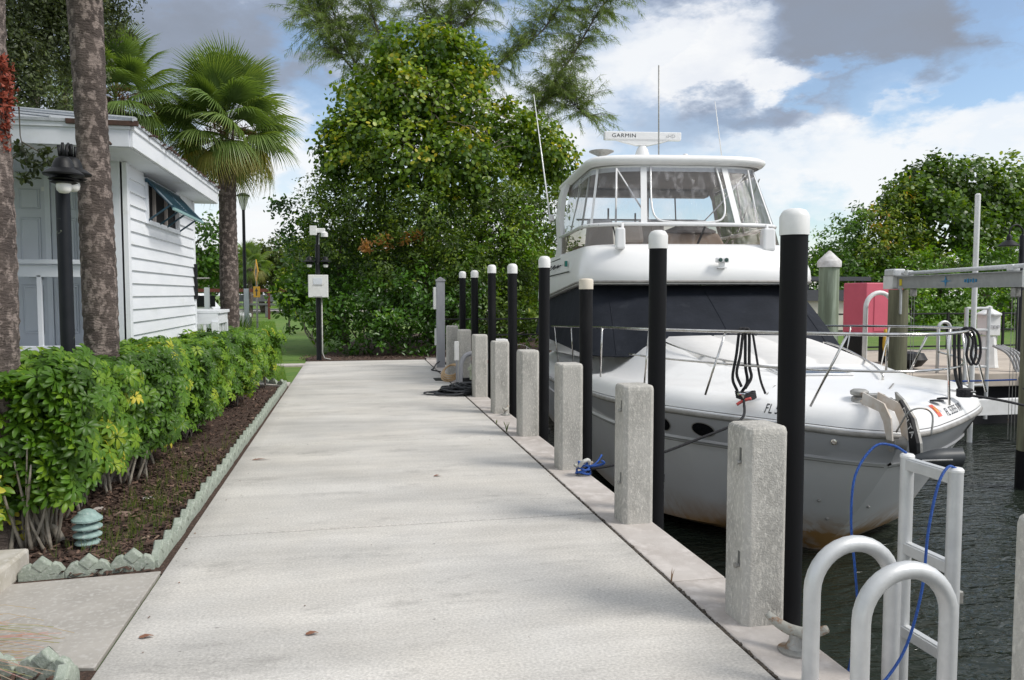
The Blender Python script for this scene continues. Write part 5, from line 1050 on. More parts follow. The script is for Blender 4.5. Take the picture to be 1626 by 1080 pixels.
b = MB(); b.lathe([(.30,0),(.28,.08),(.21,.75),(.20,.80)], n=8); b.build('base', M_capwhite, t); MB().box((0,0,1.08), (.44,.44,.52)).build('head', M_capwhite, t, bevel=.02)
b = MB(); b.lathe([(.36,1.34),(.36,1.38),(.10,1.50),(.09,1.56),(.02,1.58)], n=8, M=Matrix.Rotation(R(22.5),4,'Z')); b.build('roof', M_capwhite, t)
for s_ in (-.12,0,.12): MB().lathe([(.045,0),(.045,.03)], (s_,-.22,1.05), 10, Matrix.Rotation(R(90),4,'X')).build('socket', M_greyink, t)
for s_ in (-.24,.24): MB().tube(spline([(s_,0,.86),(s_*1.25,0,.80),(s_*1.25,0,.68),(s_,0,.62)],3), .018, 6).build('hook', M_galv, t, smooth='all')
for k in range(4): rope('shore_hose', [(14.35+.08*k,15.25,.55),(14.45+.10*k,14.9,.35),(14.5+.06*k,14.65,-.15),(14.75+.12*k,14.5,-.55),(15.3+.1*k,14.4,-.7-.05*k)], .030, mat('grey_hose', (.36,.36,.36), (.28,.28,.28), rough=.5), ['upper','second','third','lowest'][k]+' grey hose drooping off the far dock beside the white pedestal', 'hose')
def far_ladder(x, y, label):
    t = thing('dock_ladder', label, 'ladder', (x,y,-1))
    for s_ in (-.28,.28): MB().tube([(s_,0,0),(s_,0,2.44)], .04, 8).build('stile', M_alu, t)
    for z in (2.42,1.95,1.55,1.15,.75): MB().tube([(-.28,0,z),(.28,0,z)], .03, 6).build('rung', M_alu, t)
far_ladder(13.27,14.55,'pale aluminium ladder seen through the bow rail on the far dock')
b = MB(); b.tube([(-.34,0,-.8),(-.34,0,1.40)]+[(-.34*math.cos(a),0,1.40+.34*math.sin(a)) for a in [math.pi*k/12 for k in range(13)]]+[(.34,0,1.4),(.34,0,-.2)], .05, 10)
tag(b.build('grab_hoop', M_capwhite, smooth='all', loc=(11.42,15.3,.02)), 'big white hoop in front of the red box', 'grab hoop')
b = MB(); b.tube([(-.15,0,-.1),(-.15,0,.95)]+[(-.15*math.cos(a),0,.95+.15*math.sin(a)) for a in [math.pi*k/8 for k in range(9)]]+[(.15,0,.95),(.15,0,-.1)], .035, 8)
tag(b.build('grab_hoop', M_alu, smooth='all', loc=(12.75,14.9,.02)), 'small grey hoop left of the far ladder', 'grab hoop')
t = thing('red_box', 'tall red cabinet standing on the far dock behind the white hoop', 'cabinet', (12.72,17.3,0))
MB().box((0,0,1.38), (1.02,.9,1.24)).build('cabinet', M_red, t, bevel=.02); MB().box((.10,-.455,1.3), (.78,.02,.95)).build('door', M_red, t, bevel=.006)
for s_ in (-.5,.5): MB().box((s_,0,.38), (.08,.7,.76)).build('leg', M_blackmetal, t)
rope('yellow_rope', [(12.35,16.3,.9),(12.32,16.3,.5),(12.40,16.3,.28),(12.46,16.3,.55),(12.40,16.3,.88),(12.36,16.3,.5),(12.44,16.3,.3)], .035, mat('yellow_rope', (.62,.38,.04), (.5,.30,.03), rough=.8), 'bundle of yellow rope hanging below the red cabinet')
t = thing('lamp_post', 'black gooseneck lamp post at the right edge of the photo', 'lamp post', (17.35,17.6,0))
MB().lathe([(.09,0),(.08,.1),(.075,3.25),(.04,3.3)], n=10).build('pole', M_blackmetal, t, smooth=True); MB().tube(spline([(0,0,3.2),(-.02,0,3.42),(-.2,0,3.55),(-.38,0,3.46),(-.42,0,3.3)],5), .022, 8).build('arm', M_blackmetal, t, smooth='all')
MB().lathe([(.25,2.98),(.25,3.0),(.16,3.08),(.07,3.14),(.06,3.24),(.02,3.3)], (-.42,0,0), 16).build('shade', M_blackmetal, t, smooth=True)
t = thing('far_shed', 'low cream building with a dark flat roof behind the red cabinet', 'building', (13.5,24,0))
MB().box((0,0,.95), (6,2,1.1)).build('wall', mat('cream_wall',(.62,.60,.52),(.55,.53,.46),rough=.8,nscale=3), t); MB().box((0,-.05,1.68), (6.1,2.2,.36)).build('roof', mat('dark_slate',(.06,.065,.075),rough=.7), t); MB().box((0,-.1,2.22), (6.3,2.3,.13)).build('roof_beam', MATS['dark_slate'], t)
for x in (-3,-1,1,3): MB().box((x,-1.0,1.9), (.08,.08,.6)).build('roof_post', MATS['dark_slate'], t)
tag(MB().lathe([(.02,0),(.25,.06),(.38,.22),(.30,.36),(.05,.40)], n=16).build('buoy_cover', M_blackmetal, loc=(12.7,15.9,0), smooth=True), 'dark rounded cover lying on the far dock behind the foredeck', 'cover')
# ---------------------------------------------------------------- vegetation
G_sea = leaf_mat('sea_grape_leaf', [(0,(0.026,0.055,0.006)),(.35,(0.064,0.135,0.010)),(.7,(0.159,0.253,0.018)),(.9,(0.339,0.394,0.036)),(1,(0.530,0.440,0.043))], rough=.42, trans=.28)
G_vine = leaf_mat('vine_leaf', [(0,(0.030,0.056,0.007)),(.35,(0.085,0.156,0.013)),(.7,(0.188,0.269,0.022)),(.9,(0.340,0.369,0.036)),(1,(0.540,0.284,0.043))], rough=.5, trans=.3)
G_dark = leaf_mat('mangrove_leaf', [(0,(0.024,0.056,0.006)),(.4,(0.053,0.141,0.011)),(.8,(0.106,0.245,0.021)),(1,(0.238,0.374,0.030))], rough=.35, trans=.22)
G_bright = leaf_mat('bright_shrub_leaf', [(0,(0.034,0.081,0.008)),(.4,(0.076,0.176,0.012)),(.8,(0.170,0.311,0.021)),(1,(0.340,0.433,0.041))], rough=.4, trans=.3)
G_oak = leaf_mat('oak_leaf', [(0,(0.025,0.036,0.014)),(.5,(0.062,0.085,0.028)),(.85,(0.111,0.149,0.041)),(1,(0.194,0.206,0.070))], rough=.5, trans=.25)
G_far = leaf_mat('far_wood_leaf', [(0,(0.036,0.060,0.014)),(.4,(0.084,0.120,0.022)),(.8,(0.156,0.198,0.035)),(1,(0.240,0.240,0.060))], rough=.6, trans=.25)
G_pine = leaf_mat('pine_needle', [(0,(0.082,0.133,0.040)),(.5,(0.158,0.229,0.062)),(1,(0.275,0.335,0.097))], rough=.6, trans=.35)
G_palm = leaf_mat('palm_frond_green', [(0,(0.062,0.104,0.024)),(.45,(0.130,0.208,0.054)),(.8,(0.226,0.303,0.092)),(1,(0.468,0.416,0.123))], rough=.42, trans=.28)
G_palmold = leaf_mat('palm_frond_old', [(0,(0.084,0.077,0.024)),(.5,(0.196,0.196,0.042)),(1,(0.392,0.280,0.084))], rough=.6, trans=.25)
G_hedge = leaf_mat('schefflera_leaf', [(0,(0.031,0.074,0.008)),(.4,(0.084,0.187,0.014)),(.72,(0.188,0.310,0.021)),(.86,(0.374,0.423,0.041)),(1,(0.600,0.522,0.065))], rough=.42, trans=.30, spec=.38)
M_berry = mat('orange_brown_seed', (.22,.10,.03), (.14,.07,.03), rough=.8, nscale=20)
T_oval = (np.array([[0,0,0],[.32,-.21,.05],[.72,-.20,.04],[1,0,-.04],[.72,.20,.04],[.32,.21,.05],[.5,0,-.02]]), np.array([[0,1,6],[1,2,6],[2,3,6],[3,4,6],[4,5,6],[5,0,6]]))
T_round = (np.array([[0,0,0],[.25,-.42,.06],[.75,-.40,.05],[1,0,0],[.75,.40,.05],[.25,.42,.06]]), np.array([[0,1,2],[0,2,3],[0,3,4],[0,4,5]]))
T_tri = (np.array([[0,0,0],[.5,-.25,.04],[1,0,0],[.5,.25,.04]]), np.array([[0,1,2],[0,2,3]]))
def crown_pts(lobes, dens, clump=.30, inner=.25, sub=None):
    """clumps of leaves on the skin of each lobe, some inside: positions and outward normals"""
    Ps, Ns, Ks = [], [], []
    for (c, r) in lobes:
        c = np.array(c); r = np.array(r if np.ndim(r) else (r, r, r), float); area = 4*math.pi*(np.prod(r)**(2/3)); nc = max(6, int(area*dens))
        d = unit(RNG.normal(size=(nc,3))); rad = np.where(RNG.random(nc) < inner, RNG.uniform(.35,.85,nc), RNG.uniform(.80,1.10,nc)); rad = np.where(RNG.random(nc) < .07, rad*1.2, rad); cc = c+d*r*rad[:,None]
        k = sub or 26; cs = clump*RNG.uniform(.6,1.3,nc)
        K_ = np.repeat(RNG.normal(0,.15,nc)-.10*(rad < .82)+.10*d[:,2], k); P = np.repeat(cc, k, 0)+RNG.normal(size=(nc*k,3))*np.repeat(cs, k)[:,None]*.55*np.array([1,1,.75]); Nn = np.repeat(d, k, 0)*.7+RNG.normal(size=(nc*k,3))*.55+np.array([0,0,.45])  # inner clumps darker, upward ones lighter: shade and skylight painted into leaf tone
        Ps.append(P); Ns.append(Nn); Ks.append(K_)
    crown_pts.k = np.concatenate(Ks); return np.vstack(Ps), np.vstack(Ns)
def foliage(name, root, lobes, m, T, size, dens, clump=.3, inner=.25, sub=26, floor=.02, vshift=0.0, vrnd=.20, patches=3.0):
    P, Nn = crown_pts(lobes, dens, clump, inner, sub); base = np.array(root.location) if root else np.zeros(3)
    k = P[:,2] > floor; P, Nn = P[k], Nn[k]; cl = crown_pts.k[k]
    ph = np.sin(P[:,0]*patches*.9+1.3)*np.sin(P[:,1]*patches*.7)*np.sin(P[:,2]*patches*1.1+.5)
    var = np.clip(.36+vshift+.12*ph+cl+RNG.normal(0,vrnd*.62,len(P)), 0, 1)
    V, F, v = scatter(P-base, Nn, RNG.uniform(.65,1.25,len(P))*size, T[0], T[1], var)
    o = mesh_np(name, V, F, m, root, v); o['kind'] = 'stuff'; return o
def limbs(root, base, tips, r0, m=M_wood, name='trunk', bend=.10, twigs_=False):
    b = MB(); base = Vector(base); o_ = Vector(root.location)
    for t in tips:
        t = Vector(t); t = base.lerp(t, .93); mid1 = base.lerp(t, .35)+Vector((random.uniform(-1,1),random.uniform(-1,1),random.uniform(0,1)))*bend*(t-base).length; mid2 = base.lerp(t, .7)+Vector((random.uniform(-1,1),random.uniform(-1,1),random.uniform(-.3,.6)))*bend*(t-base).length
        p = spline([base-o_, mid1-o_, mid2-o_, t-o_], 5); n = len(p); b.tube(p, [r0*(1-.85*i/(n-1)) for i in range(n)], 7)
        for q in (6, 9) if twigs_ else ():
            if q < n:
                e = p[q]+Vector((random.uniform(-1,1),random.uniform(-1,1),random.uniform(.1,1)))*(t-base).length*.28; b.tube([p[q], p[q].lerp(e,.5)+Vector((0,0,.05)), e], [r0*.35,r0*.22,r0*.08], 5)
    return b.build(name, m, root, smooth='all')
def L(px, py, Y, rpx, asp=(1,1,1)):
    c = at(px, py, Y); d = (c-Vector((0,0,CAM_H))).dot(_FW); r = rpx/F_PX*d; return (tuple(c), (r*asp[0], r*asp[1], r*asp[2]))
# big sea grape tree draped with vines, behind the end of the walk
tr = thing('sea_grape_tree', 'tall dense dark tree draped with vines behind the end of the walk', 'tree', (2.6,25.0,0))
lob = [L(700,85,25,45),L(640,100,25,48),L(742,105,25.5,42),L(585,160,25,52),L(650,170,24.2,55),L(720,170,24.4,50),L(800,215,25.3,50),L(850,240,25.5,48),L(560,240,24.5,52),L(640,250,23.8,62),L(730,265,23.8,60),L(880,270,26,42),L(545,215,25,38)]
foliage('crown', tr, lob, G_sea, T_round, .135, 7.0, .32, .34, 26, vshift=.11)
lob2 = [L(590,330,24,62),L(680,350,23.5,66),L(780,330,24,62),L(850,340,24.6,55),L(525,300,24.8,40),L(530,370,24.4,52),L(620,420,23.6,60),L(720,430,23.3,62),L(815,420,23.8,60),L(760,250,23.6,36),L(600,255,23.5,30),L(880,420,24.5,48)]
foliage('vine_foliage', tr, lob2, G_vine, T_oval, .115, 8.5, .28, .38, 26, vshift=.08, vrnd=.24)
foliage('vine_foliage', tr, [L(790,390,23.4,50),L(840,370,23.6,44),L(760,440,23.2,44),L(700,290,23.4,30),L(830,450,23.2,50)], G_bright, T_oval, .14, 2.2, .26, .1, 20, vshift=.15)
limbs(tr, (2.6,25.2,0), [tuple(at(700,150,25.2)),tuple(at(600,220,25.2)),tuple(at(800,230,25.3)),tuple(at(560,330,25)),tuple(at(850,320,25.2)),tuple(at(680,300,24.4))], .17)
# dead twigs
b = MB()
for k in range(90):
    p = at(random.uniform(620,800), random.uniform(130,260), random.uniform(23.2,24)); q = p+Vector((random.uniform(-.6,.6),random.uniform(-.3,.3),random.uniform(-.4,.5))); b.tube([p-tr.location, p.lerp(q,.5)+Vector((0,0,.05))-tr.location, q-tr.location], [.012,.009,.004], 4)
b.build('dead_twigs', mat('dead_twig', (.20,.16,.13), rough=.9), tr, kind='stuff')
V = [];  
P, Nn = crown_pts([L(610,385,23.0,10),L(645,378,23.0,12),L(580,395,23.0,8),L(665,372,23,8)], 6, .12, .2, 14)
o = mesh_np('withered_leaves', *scatter(P-np.array(tr.location), Nn+np.array([0,0,-1.5]), .13, *T_oval, RNG.uniform(.5,1,len(P)))[:2], leaf_mat('withered', [(0,(.30,.14,.05)),(1,(.50,.27,.10))], rough=.7), tr, np.repeat(RNG.uniform(.3,1,len(P)), 7)); o['kind'] = 'stuff'
tr = thing('dark_tree', 'dark leafy tree leaning left behind the box on the black lamp post', 'tree', (-.2,26.5,0))
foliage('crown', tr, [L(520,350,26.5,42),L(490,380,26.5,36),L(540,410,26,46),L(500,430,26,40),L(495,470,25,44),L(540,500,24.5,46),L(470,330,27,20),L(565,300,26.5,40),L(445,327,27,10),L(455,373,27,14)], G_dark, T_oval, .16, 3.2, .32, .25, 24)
limbs(tr, (-.2,26.7,0), [tuple(at(520,350,26.7)),tuple(at(470,335,27)),tuple(at(448,375,27)),tuple(at(560,320,26.7)),tuple(at(500,420,26.3))], .13)
for nm, lab, Yc, x0, lb_, mt, T, sz, dn in (
    ('shrub','bright green shrub at the left foot of the big tree',23.2,-.9,[L(465,450,24.5,34),L(458,475,24,28),L(482,490,23.6,30),L(500,470,24,32),L(500,520,23.2,22)],G_bright,T_oval,.17,3.6),
    ('shrub','dark shrub low behind the black lamp post',22.6,.4,[L(540,500,22.8,36),L(550,545,22.2,24),L(580,470,23,36)],G_dark,T_oval,.13,4.5),
    ('shrub','broad glossy dark green shrub right behind the end of the walk',22,1.6,[L(620,490,22.3,56),L(600,535,22,32),L(660,460,22.5,46),L(650,530,22,40)],G_dark,T_oval,.14,4.6),
    ('shrub','rounded dark shrub behind the tall grey pedestal',22,2.8,[L(700,500,22.3,52),L(680,545,22,28),L(730,470,22.6,45)],G_dark,T_oval,.14,4.2),
    ('shrub','leafy green shrub behind the railing and the far pilings',22.8,4,[L(770,490,22.9,50),L(820,480,23.2,50),L(850,520,23.2,36),L(790,540,22.8,26),L(890,500,23.6,40)],G_vine,T_oval,.14,4.0)):
    s = thing(nm, lab, 'shrub', (x0,Yc,0), 0, 'shrubs at the end of the walk'); foliage('foliage', s, lb_, mt, T, sz, dn, .24, .3, 22, floor=.03)
    limbs(s, (x0,Yc+.3,0), [tuple(Vector(l[0])) for l in lb_[:3]], .035, M_stem, 'stem')
tr = thing('background_tree', 'dark tree filling the gaps right behind the big vine draped tree', 'tree', (3.2,28.5,0))
foliage('crown', tr, [L(600,440,28.5,60),L(680,420,28.5,60),L(760,430,28.5,60),L(840,430,28.5,60),L(640,340,28.5,50),L(740,340,28.5,55),L(820,340,28.8,45),L(560,400,28.5,50),L(880,470,28.5,50),L(620,510,28,50),L(720,510,28,55),L(820,510,28,50)], G_dark, T_oval, .24, 2.4, .4, .3, 22)
limbs(tr, (3.2,28.7,0), [tuple(at(640,340,28.7)),tuple(at(740,340,28.7)),tuple(at(820,350,28.9))], .15)
# feathery pine behind
tr = thing('casuarina_tree', 'feathery pine with thin leaning branches above and behind the big tree', 'tree', (3.5,31,0)); o_ = Vector(tr.location)
B_ = [[(2.9,31.6,0),tuple(at(712,220,31)),tuple(at(716,60,31)),tuple(at(716,-90,31))],[tuple(at(700,260,31)),tuple(at(600,160,31)),tuple(at(545,60,31)),tuple(at(510,-40,31))],[tuple(at(705,200,31)),tuple(at(620,90,31)),tuple(at(590,20,31)),tuple(at(560,-60,31))],
      [tuple(at(690,300,31)),tuple(at(800,300,31)),tuple(at(855,170,31)),tuple(at(905,95,31)),tuple(at(950,20,31)),tuple(at(985,-30,31))],[tuple(at(720,180,31)),tuple(at(790,105,31)),tuple(at(860,50,31)),tuple(at(900,-10,31))],[tuple(at(712,100,31)),tuple(at(680,30,31)),tuple(at(650,-60,31))],[tuple(at(716,60,31)),tuple(at(760,10,31)),tuple(at(800,-60,31))],
      [tuple(at(855,170,31)),tuple(at(890,150,31)),tuple(at(930,185,31))],[tuple(at(560,110,31)),tuple(at(520,60,31)),tuple(at(485,5,31))]]
b = MB(); twigs = []
for k, br in enumerate(B_):
    p = spline(br, 7); n = len(p); r0 = (.15,.08,.08,.085,.07,.06,.06,.045,.045)[k]; b.tube([q-o_ for q in p], [r0*(1-.8*i/(n-1)) for i in range(n)], 7)
    for i in range(6 if k < 4 else 2, n):
        for _ in range(8 if k != 0 else 5):
            d = Vector((random.uniform(-1,1),random.uniform(-.6,.6),random.uniform(-.35,.85))).normalized(); ln = random.uniform(.5,1.7); e = p[i]+d*ln; m_ = p[i]+d*ln*.5+Vector((0,0,.10))
            b.tube([p[i]-o_, m_-o_, e-o_], [.014,.009,.004], 4); twigs.append((p[i].copy(), m_, e+Vector((0,0,-.08))))
b.build('trunk', mat('pine_bark', (.12,.10,.085), (.08,.065,.055), rough=.9, nscale=8), tr, smooth='all')
tw = np.array([[list(a), list(m_), list(e)] for a, m_, e in twigs]); nt_ = len(tw); per = 85
f = RNG.uniform(.15,1.05,(nt_,per,1)); P = (tw[:,None,0]*(1-f)**2+2*tw[:,None,1]*f*(1-f)+tw[:,None,2]*f**2).reshape(-1,3)+RNG.normal(0,.035,(nt_*per,3)); d = np.repeat(tw[:,2]-tw[:,0], per, 0); d = unit(d)*.55+RNG.normal(0,.42,(len(P),3))+np.array([0,0,-.45]); d = unit(d)
ln = RNG.uniform(.14,.34,(len(P),1)); side = unit(np.cross(d, RNG.normal(size=d.shape)))*.009
V = np.stack([P-side, P+side, P+d*ln+np.array([0,0,-.03])], 1)-np.array(o_); o = mesh_np('needles', V.reshape(-1,3), np.arange(len(P)*3).reshape(-1,3), G_pine, tr, np.repeat(np.clip(RNG.normal(.5,.22,len(P)),0,1), 3)); o['kind'] = 'stuff'
# trees across the basin on the right
def ctree(x, y, lab, lobes, m, T, sz, dn, clump=.5, tips=4, cat='tree', vs=0.0, grp=None, sub=24):
    t = thing('seaside_tree', lab, cat, (x,y,0), 0, grp); foliage('crown', t, lobes, m, T, sz, dn, clump, .25, sub, vshift=vs, patches=1.2); limbs(t, (x,y+.5,0), [l[0] for l in lobes[:tips]], .20); return t
ctree(31,38,'tall rounded dark tree with a pointed tip behind the white guide pole',[L(1485,300,38,46),L(1540,300,38,44),L(1483,262,38,12),L(1440,330,37,40),L(1500,360,36,50),L(1570,330,38,42),L(1560,380,36,42),L(1470,295,38,34)],G_sea,T_round,.22,2.6,.5)
ctree(27.5,37,'tree with rusty brown patches left of the guide pole',[L(1400,360,36.5,34),L(1430,370,36,38),L(1425,320,37,28),L(1385,400,36,36),L(1440,410,35.5,34)],G_vine,T_oval,.22,2.6,.4,vs=.16)
ctree(25,36.5,'bright green leafy tree beside the fat timber pile',[L(1350,375,37,36),L(1325,400,36.5,34),L(1340,430,36,40),L(1390,440,35.5,36),L(1375,335,37.5,14),L(1310,430,37,34),L(1365,360,37,20)],G_bright,T_oval,.22,2.2,.4)
ctree(37,39,'dark tree cut by the right edge of the photo',[L(1610,300,39,40),L(1640,330,39,50),L(1600,350,38,40),L(1680,320,39,60)],G_sea,T_round,.22,2.6,.5)
ctree(29,33,'row of bright mangrove shrubs behind the lift beam, left half',[L(1440,440,33,30),L(1480,430,33,34),L(1450,490,32,34),L(1500,480,32,34),L(1400,500,32,30),L(1470,530,31,26),L(1520,440,33,34)],G_bright,T_oval,.20,2.6,.35,3,'shrub',.08,'mangroves behind the lift')
ctree(33,33,'row of bright mangrove shrubs behind the lift beam, right half',[L(1560,420,33,36),L(1600,410,33,36),L(1550,480,32,38),L(1600,480,32,38),L(1580,530,31,30),L(1640,440,33,40),L(1640,520,31,36),L(1530,530,31,26)],G_bright,T_oval,.20,2.6,.35,3,'shrub',.08,'mangroves behind the lift')
ctree(20,34,'low green bushes between the boat and the fat timber pile',[L(1290,440,36,26),L(1280,480,35,30),L(1330,480,34,30),L(1250,470,36,30),L(1360,510,33,26),L(1220,490,36,26)],G_bright,T_oval,.20,2.0,.35,2,'shrub',.0)
# distant trees at left
for x, y, lab, lb_, m in ((-14,62,'tree with a loose crown behind the far corner of the house',[L(325,385,62,26),L(318,420,62,30),L(335,360,62,14),L(340,430,62,28)],G_bright),
    (-8,75,'wide olive green tree beyond the road, right of the thin street lamp',[L(410,410,75,26),L(440,405,75,26),L(390,430,75,24),L(470,420,75,30),L(430,440,75,28),L(360,430,75,30)],G_far),
    (-2,70,'dense green tree beyond the lawn behind the bright shrub',[L(480,400,70,26),L(500,430,70,30),L(520,400,72,30),L(470,445,70,24),L(560,430,72,40)],G_vine)):
    t = thing('distant_tree', lab, 'tree', (x,y,0)); foliage('crown', t, lb_, m, T_tri, .42, 1.0, .8, .2, 26, patches=.6); limbs(t, (x,y+.5,0), [l[0] for l in lb_[:3]], .3)
woods = []
for k in range(46):
    Yk = random.uniform(95,125); px = -200+k*42; woods.append(L(px, random.uniform(428,440), Yk, random.uniform(24,34), (1.2,1,1)))
P, Nn = crown_pts(woods, .22, 1.6, .2, 30); k_ = P[:,2] > 0; P, Nn = P[k_], Nn[k_]
o = mesh_np('far_wood', *scatter(P, Nn, RNG.uniform(.7,1.3,len(P))*.95, *T_tri, RNG.uniform(0,1,len(P)))[:2], G_far, None, np.repeat(np.clip(RNG.normal(.45,.22,len(P)),0,1), 4)); o['kind'] = 'stuff'
# ---------------------------------------------------------------- palms
def frond_mesh(kind, seed):
    rg = random.Random(seed); b = MB(); pl = 1.05 if kind != 2 else .85; droop = (.13,.30,.46)[kind]; fan = 1.05; V = []; F = []; var = []
    for i in range(7): pass
    pts = []
    for k in range(6): f_ = k/5; pts.append(Vector((pl*f_, 0, -droop*.25*f_*f_)))
    b.tube(pts, [.018*(1-.4*k/5) for k in range(6)], 5); V = list(b.v); F = [f for f in b.f if len(f) == 4]; var = [.62]*len(V)
    hub = pts[-1]; n = 64
    for k in range(n):
        a = R(-118+236*k/(n-1)); ln = fan*(1-.30*abs(a/R(118))**1.6)*rg.uniform(.90,1.06); w0 = .0125; rib = .30*math.cos(a)*.6
        o = len(V); segs = 5; h0 = hub+Vector((rib*.5,0,-.02)); fold = (.10 if k % 2 else -.0)
        for s_ in range(segs+1):
            f_ = s_/segs; r_ = ln*f_; dz = -droop*1.25*(f_**2.4)*ln*(1.0+.3*rg.uniform(-1,1)*(s_ == segs)) - .35*droop*abs(math.sin(a))*f_*ln + .10*math.sin(f_*math.pi)
            hang = 1-.22*droop*f_*f_; c = h0+Vector((math.cos(a)*r_*hang, math.sin(a)*r_*hang, dz)); w = w0*(1+.5*math.sin(f_*math.pi))*(1-f_**3) + .0015
            t = Vector((-math.sin(a), math.cos(a), 0)); V += [tuple(c-t*w+Vector((0,0,fold*w*12))), tuple(c+t*w)]; vv = .34+.14*f_+rg.uniform(-.10,.10)+(.25 if f_ > .85 else 0); vv2 = vv+(k % 2)*.10; var += [vv2, vv2]
        for s_ in range(segs): F.append((o+2*s_, o+2*s_+1, o+2*s_+3, o+2*s_+2))
    return np.array([tuple(v) for v in V]), np.array(F), np.array(var)
FR = []
def frond_meshes():
    for kind in (0,1,2):
        for s_ in (0,1):
            V, F, v = frond_mesh(kind, kind*10+s_); o = mesh_np('frond', V, F, G_palmold if (kind == 2 and s_) else G_palm, None, v); FR.append((kind, o.data)); bpy.data.objects.remove(o)
frond_meshes()
def palm(x, y, ztop, r, label, nf=34, scale=1.0, lean=(0,0), crown_only=False, seeds=True, zmin=0, bulge=0):
    t = thing('cabbage_palm', label, 'palm tree', (x,y,0)); H = ztop; b = MB(); prof = []; n = 20; k = 0; z = -.1; nr_ = 0
    rings = []
    while z < H:
        rr = r*(1.0+.05*math.sin(z*2.1+x)+random.uniform(-.018,.018)); nr_ += 1; rr += (.003,.001,-.001,-.003)[nr_ % 4]; rr *= 1+.20*math.exp(-max(z,0)*3)+bulge*smooth01(H-.9, H-.1, z)
        f_ = z/H; cx, cy = lean[0]*f_*f_, lean[1]*f_*f_; rings.append([Vector((cx+rr*math.cos(2*math.pi*j/n)*(1+random.uniform(-.012,.012)), cy+rr*math.sin(2*math.pi*j/n), z)) for j in range(n)]); z += .03
    b.grid(rings, closed=True); b.build('trunk', M_bark, t, smooth='all'); top = Vector((lean[0], lean[1], H))
    for k in range(nf):
        f_ = k/(nf-1); el = R(86-116*f_); az = k*2.39996+random.uniform(-.2,.2); kind = 0 if f_ < .38 else (1 if f_ < .80 else 2); me = FR[kind*2+(random.random() < (.5 if kind < 2 else .45))][1]
        o = bpy.data.objects.new('frond', me); C.objects.link(o); o.parent = t; o.location = top+Vector((0,0,.05+.30*(1-f_)))
        o.rotation_euler = (Matrix.Rotation(az,4,'Z') @ Matrix.Rotation(-el,4,'Y') @ Matrix.Rotation(random.uniform(-.5,.5),4,'X')).to_euler(); o.scale = (scale*random.uniform(.9,1.08),)*3
    for k in range(14):
        a = k*.9; b = MB(); b.add([Vector((math.cos(a+s_)*r*q, math.sin(a+s_)*r*q, z)) for s_, q, z in ((-.25,1.0,H-.55+.03*k),(.25,1.0,H-.55+.03*k),(.12,1.55,H-.20+.03*k),(-.12,1.55,H-.20+.03*k))]+[Vector((math.cos(a)*r*1.05, math.sin(a)*r*1.05, H-.35+.03*k))], [(0,1,2,3),(3,2,4)]); o = b.build('boot', M_bark, t); o.location = (lean[0], lean[1], 0)
    if seeds:
        P = []; D = []
        for k in range(11):
            a = random.uniform(0,6.28); q0 = top+Vector((0,0,.25)); q1 = q0+Vector((math.cos(a)*.6,math.sin(a)*.6,.12))*scale; q2 = q1+Vector((math.cos(a)*.35,math.sin(a)*.35,-.55))*scale
            for i in range(130): f_ = random.uniform(.35,1); q = q0*(1-f_)**2+q1*2*f_*(1-f_)+q2*f_*f_; P.append(tuple(q+Vector((random.gauss(0,.07),random.gauss(0,.07),random.gauss(0,.08)))))
        P = np.array(P); V, F, v = scatter(P, RNG.normal(size=(len(P),3)), RNG.uniform(.03,.09,len(P)), np.array([[0,-.12,0],[1,0,0],[0,.12,0]]), np.array([[0,1,2]]), RNG.random(len(P))); o = mesh_np('seed_stalks', V, F, M_berry, t, v); o['kind'] = 'stuff'
    return t
palm(-2.26,15.5,4.55,.165,'cabbage palm with a full round crown beyond the house corner', nf=54, scale=.70)
palm(-3.90,14.6,4.85,.16,'cabbage palm whose crown rises behind the house roof', nf=40, scale=.62)
palm(-2.26,7.8,8.4,.142,'thick speckled palm trunk rising out of the hedge, its crown above the photo', nf=30, scale=1.1, lean=(-.22,0), bulge=.0)
t = palm(-2.41,5.9,7.6,.165,'palm trunk cut off by the left edge of the photo', nf=26, scale=1.1, bulge=.2)
P = []
for k in range(700): f_ = random.random(); P.append((.15+random.gauss(0,.022)+.03*math.sin(f_*5), -.05+random.gauss(0,.03), 3.30-.62*f_))
P = np.array(P); V, F, v = scatter(P, RNG.normal(size=(len(P),3)), RNG.uniform(.02,.05,len(P)), np.array([[0,-.3,0],[1,0,0],[0,.3,0]]), np.array([[0,1,2]]), RNG.random(len(P))); o = mesh_np('seed_cluster', V, F, mat('orange_red_seed', (.30,.05,.02), (.16,.03,.015), rough=.6, nscale=30), t, v); o['kind'] = 'stuff'
t = palm(22.9,44,3.9,.16,'small distant palm sticking up left of the bushes across the water', nf=22, scale=.9, seeds=False)
t = palm(-7.3,60,3.6,.16,'small distant palm just right of the near palm trunk', nf=22, scale=.9, seeds=False)
# oak over the roof
t = thing('oak_tree', 'grey green oak foliage hanging over the roof at the top left', 'tree', (-5.6,11.8,0))
foliage('crown', t, [L(60,60,11.5,70),L(10,90,11,60),L(100,20,12,60),L(120,110,12.3,42),L(40,140,11,42),L(-60,60,11.5,90),L(130,-20,12,80),L(150,30,13,40),L(90,165,11.2,20),L(30,-60,11.5,110),L(20,175,10.4,14)], G_oak, T_oval, .055, 42, .13, .45, 26, patches=3)
limbs(t, (-5.6,11.8,0), [tuple(at(60,60,11.8)),tuple(at(-40,40,11.8)),tuple(at(120,110,12.3)),tuple(at(100,-20,12)),tuple(at(40,130,11.2))], .2)
foliage('hanging_branch', t, [L(42,250,8.3,9),L(58,268,8.3,7),L(30,240,8.3,7),L(70,240,8.3,4),L(40,282,8.3,4),L(76,256,8.3,3)], G_oak, T_oval, .065, 60, .05, .3, 7)
b = MB(); ol = Vector(t.location)
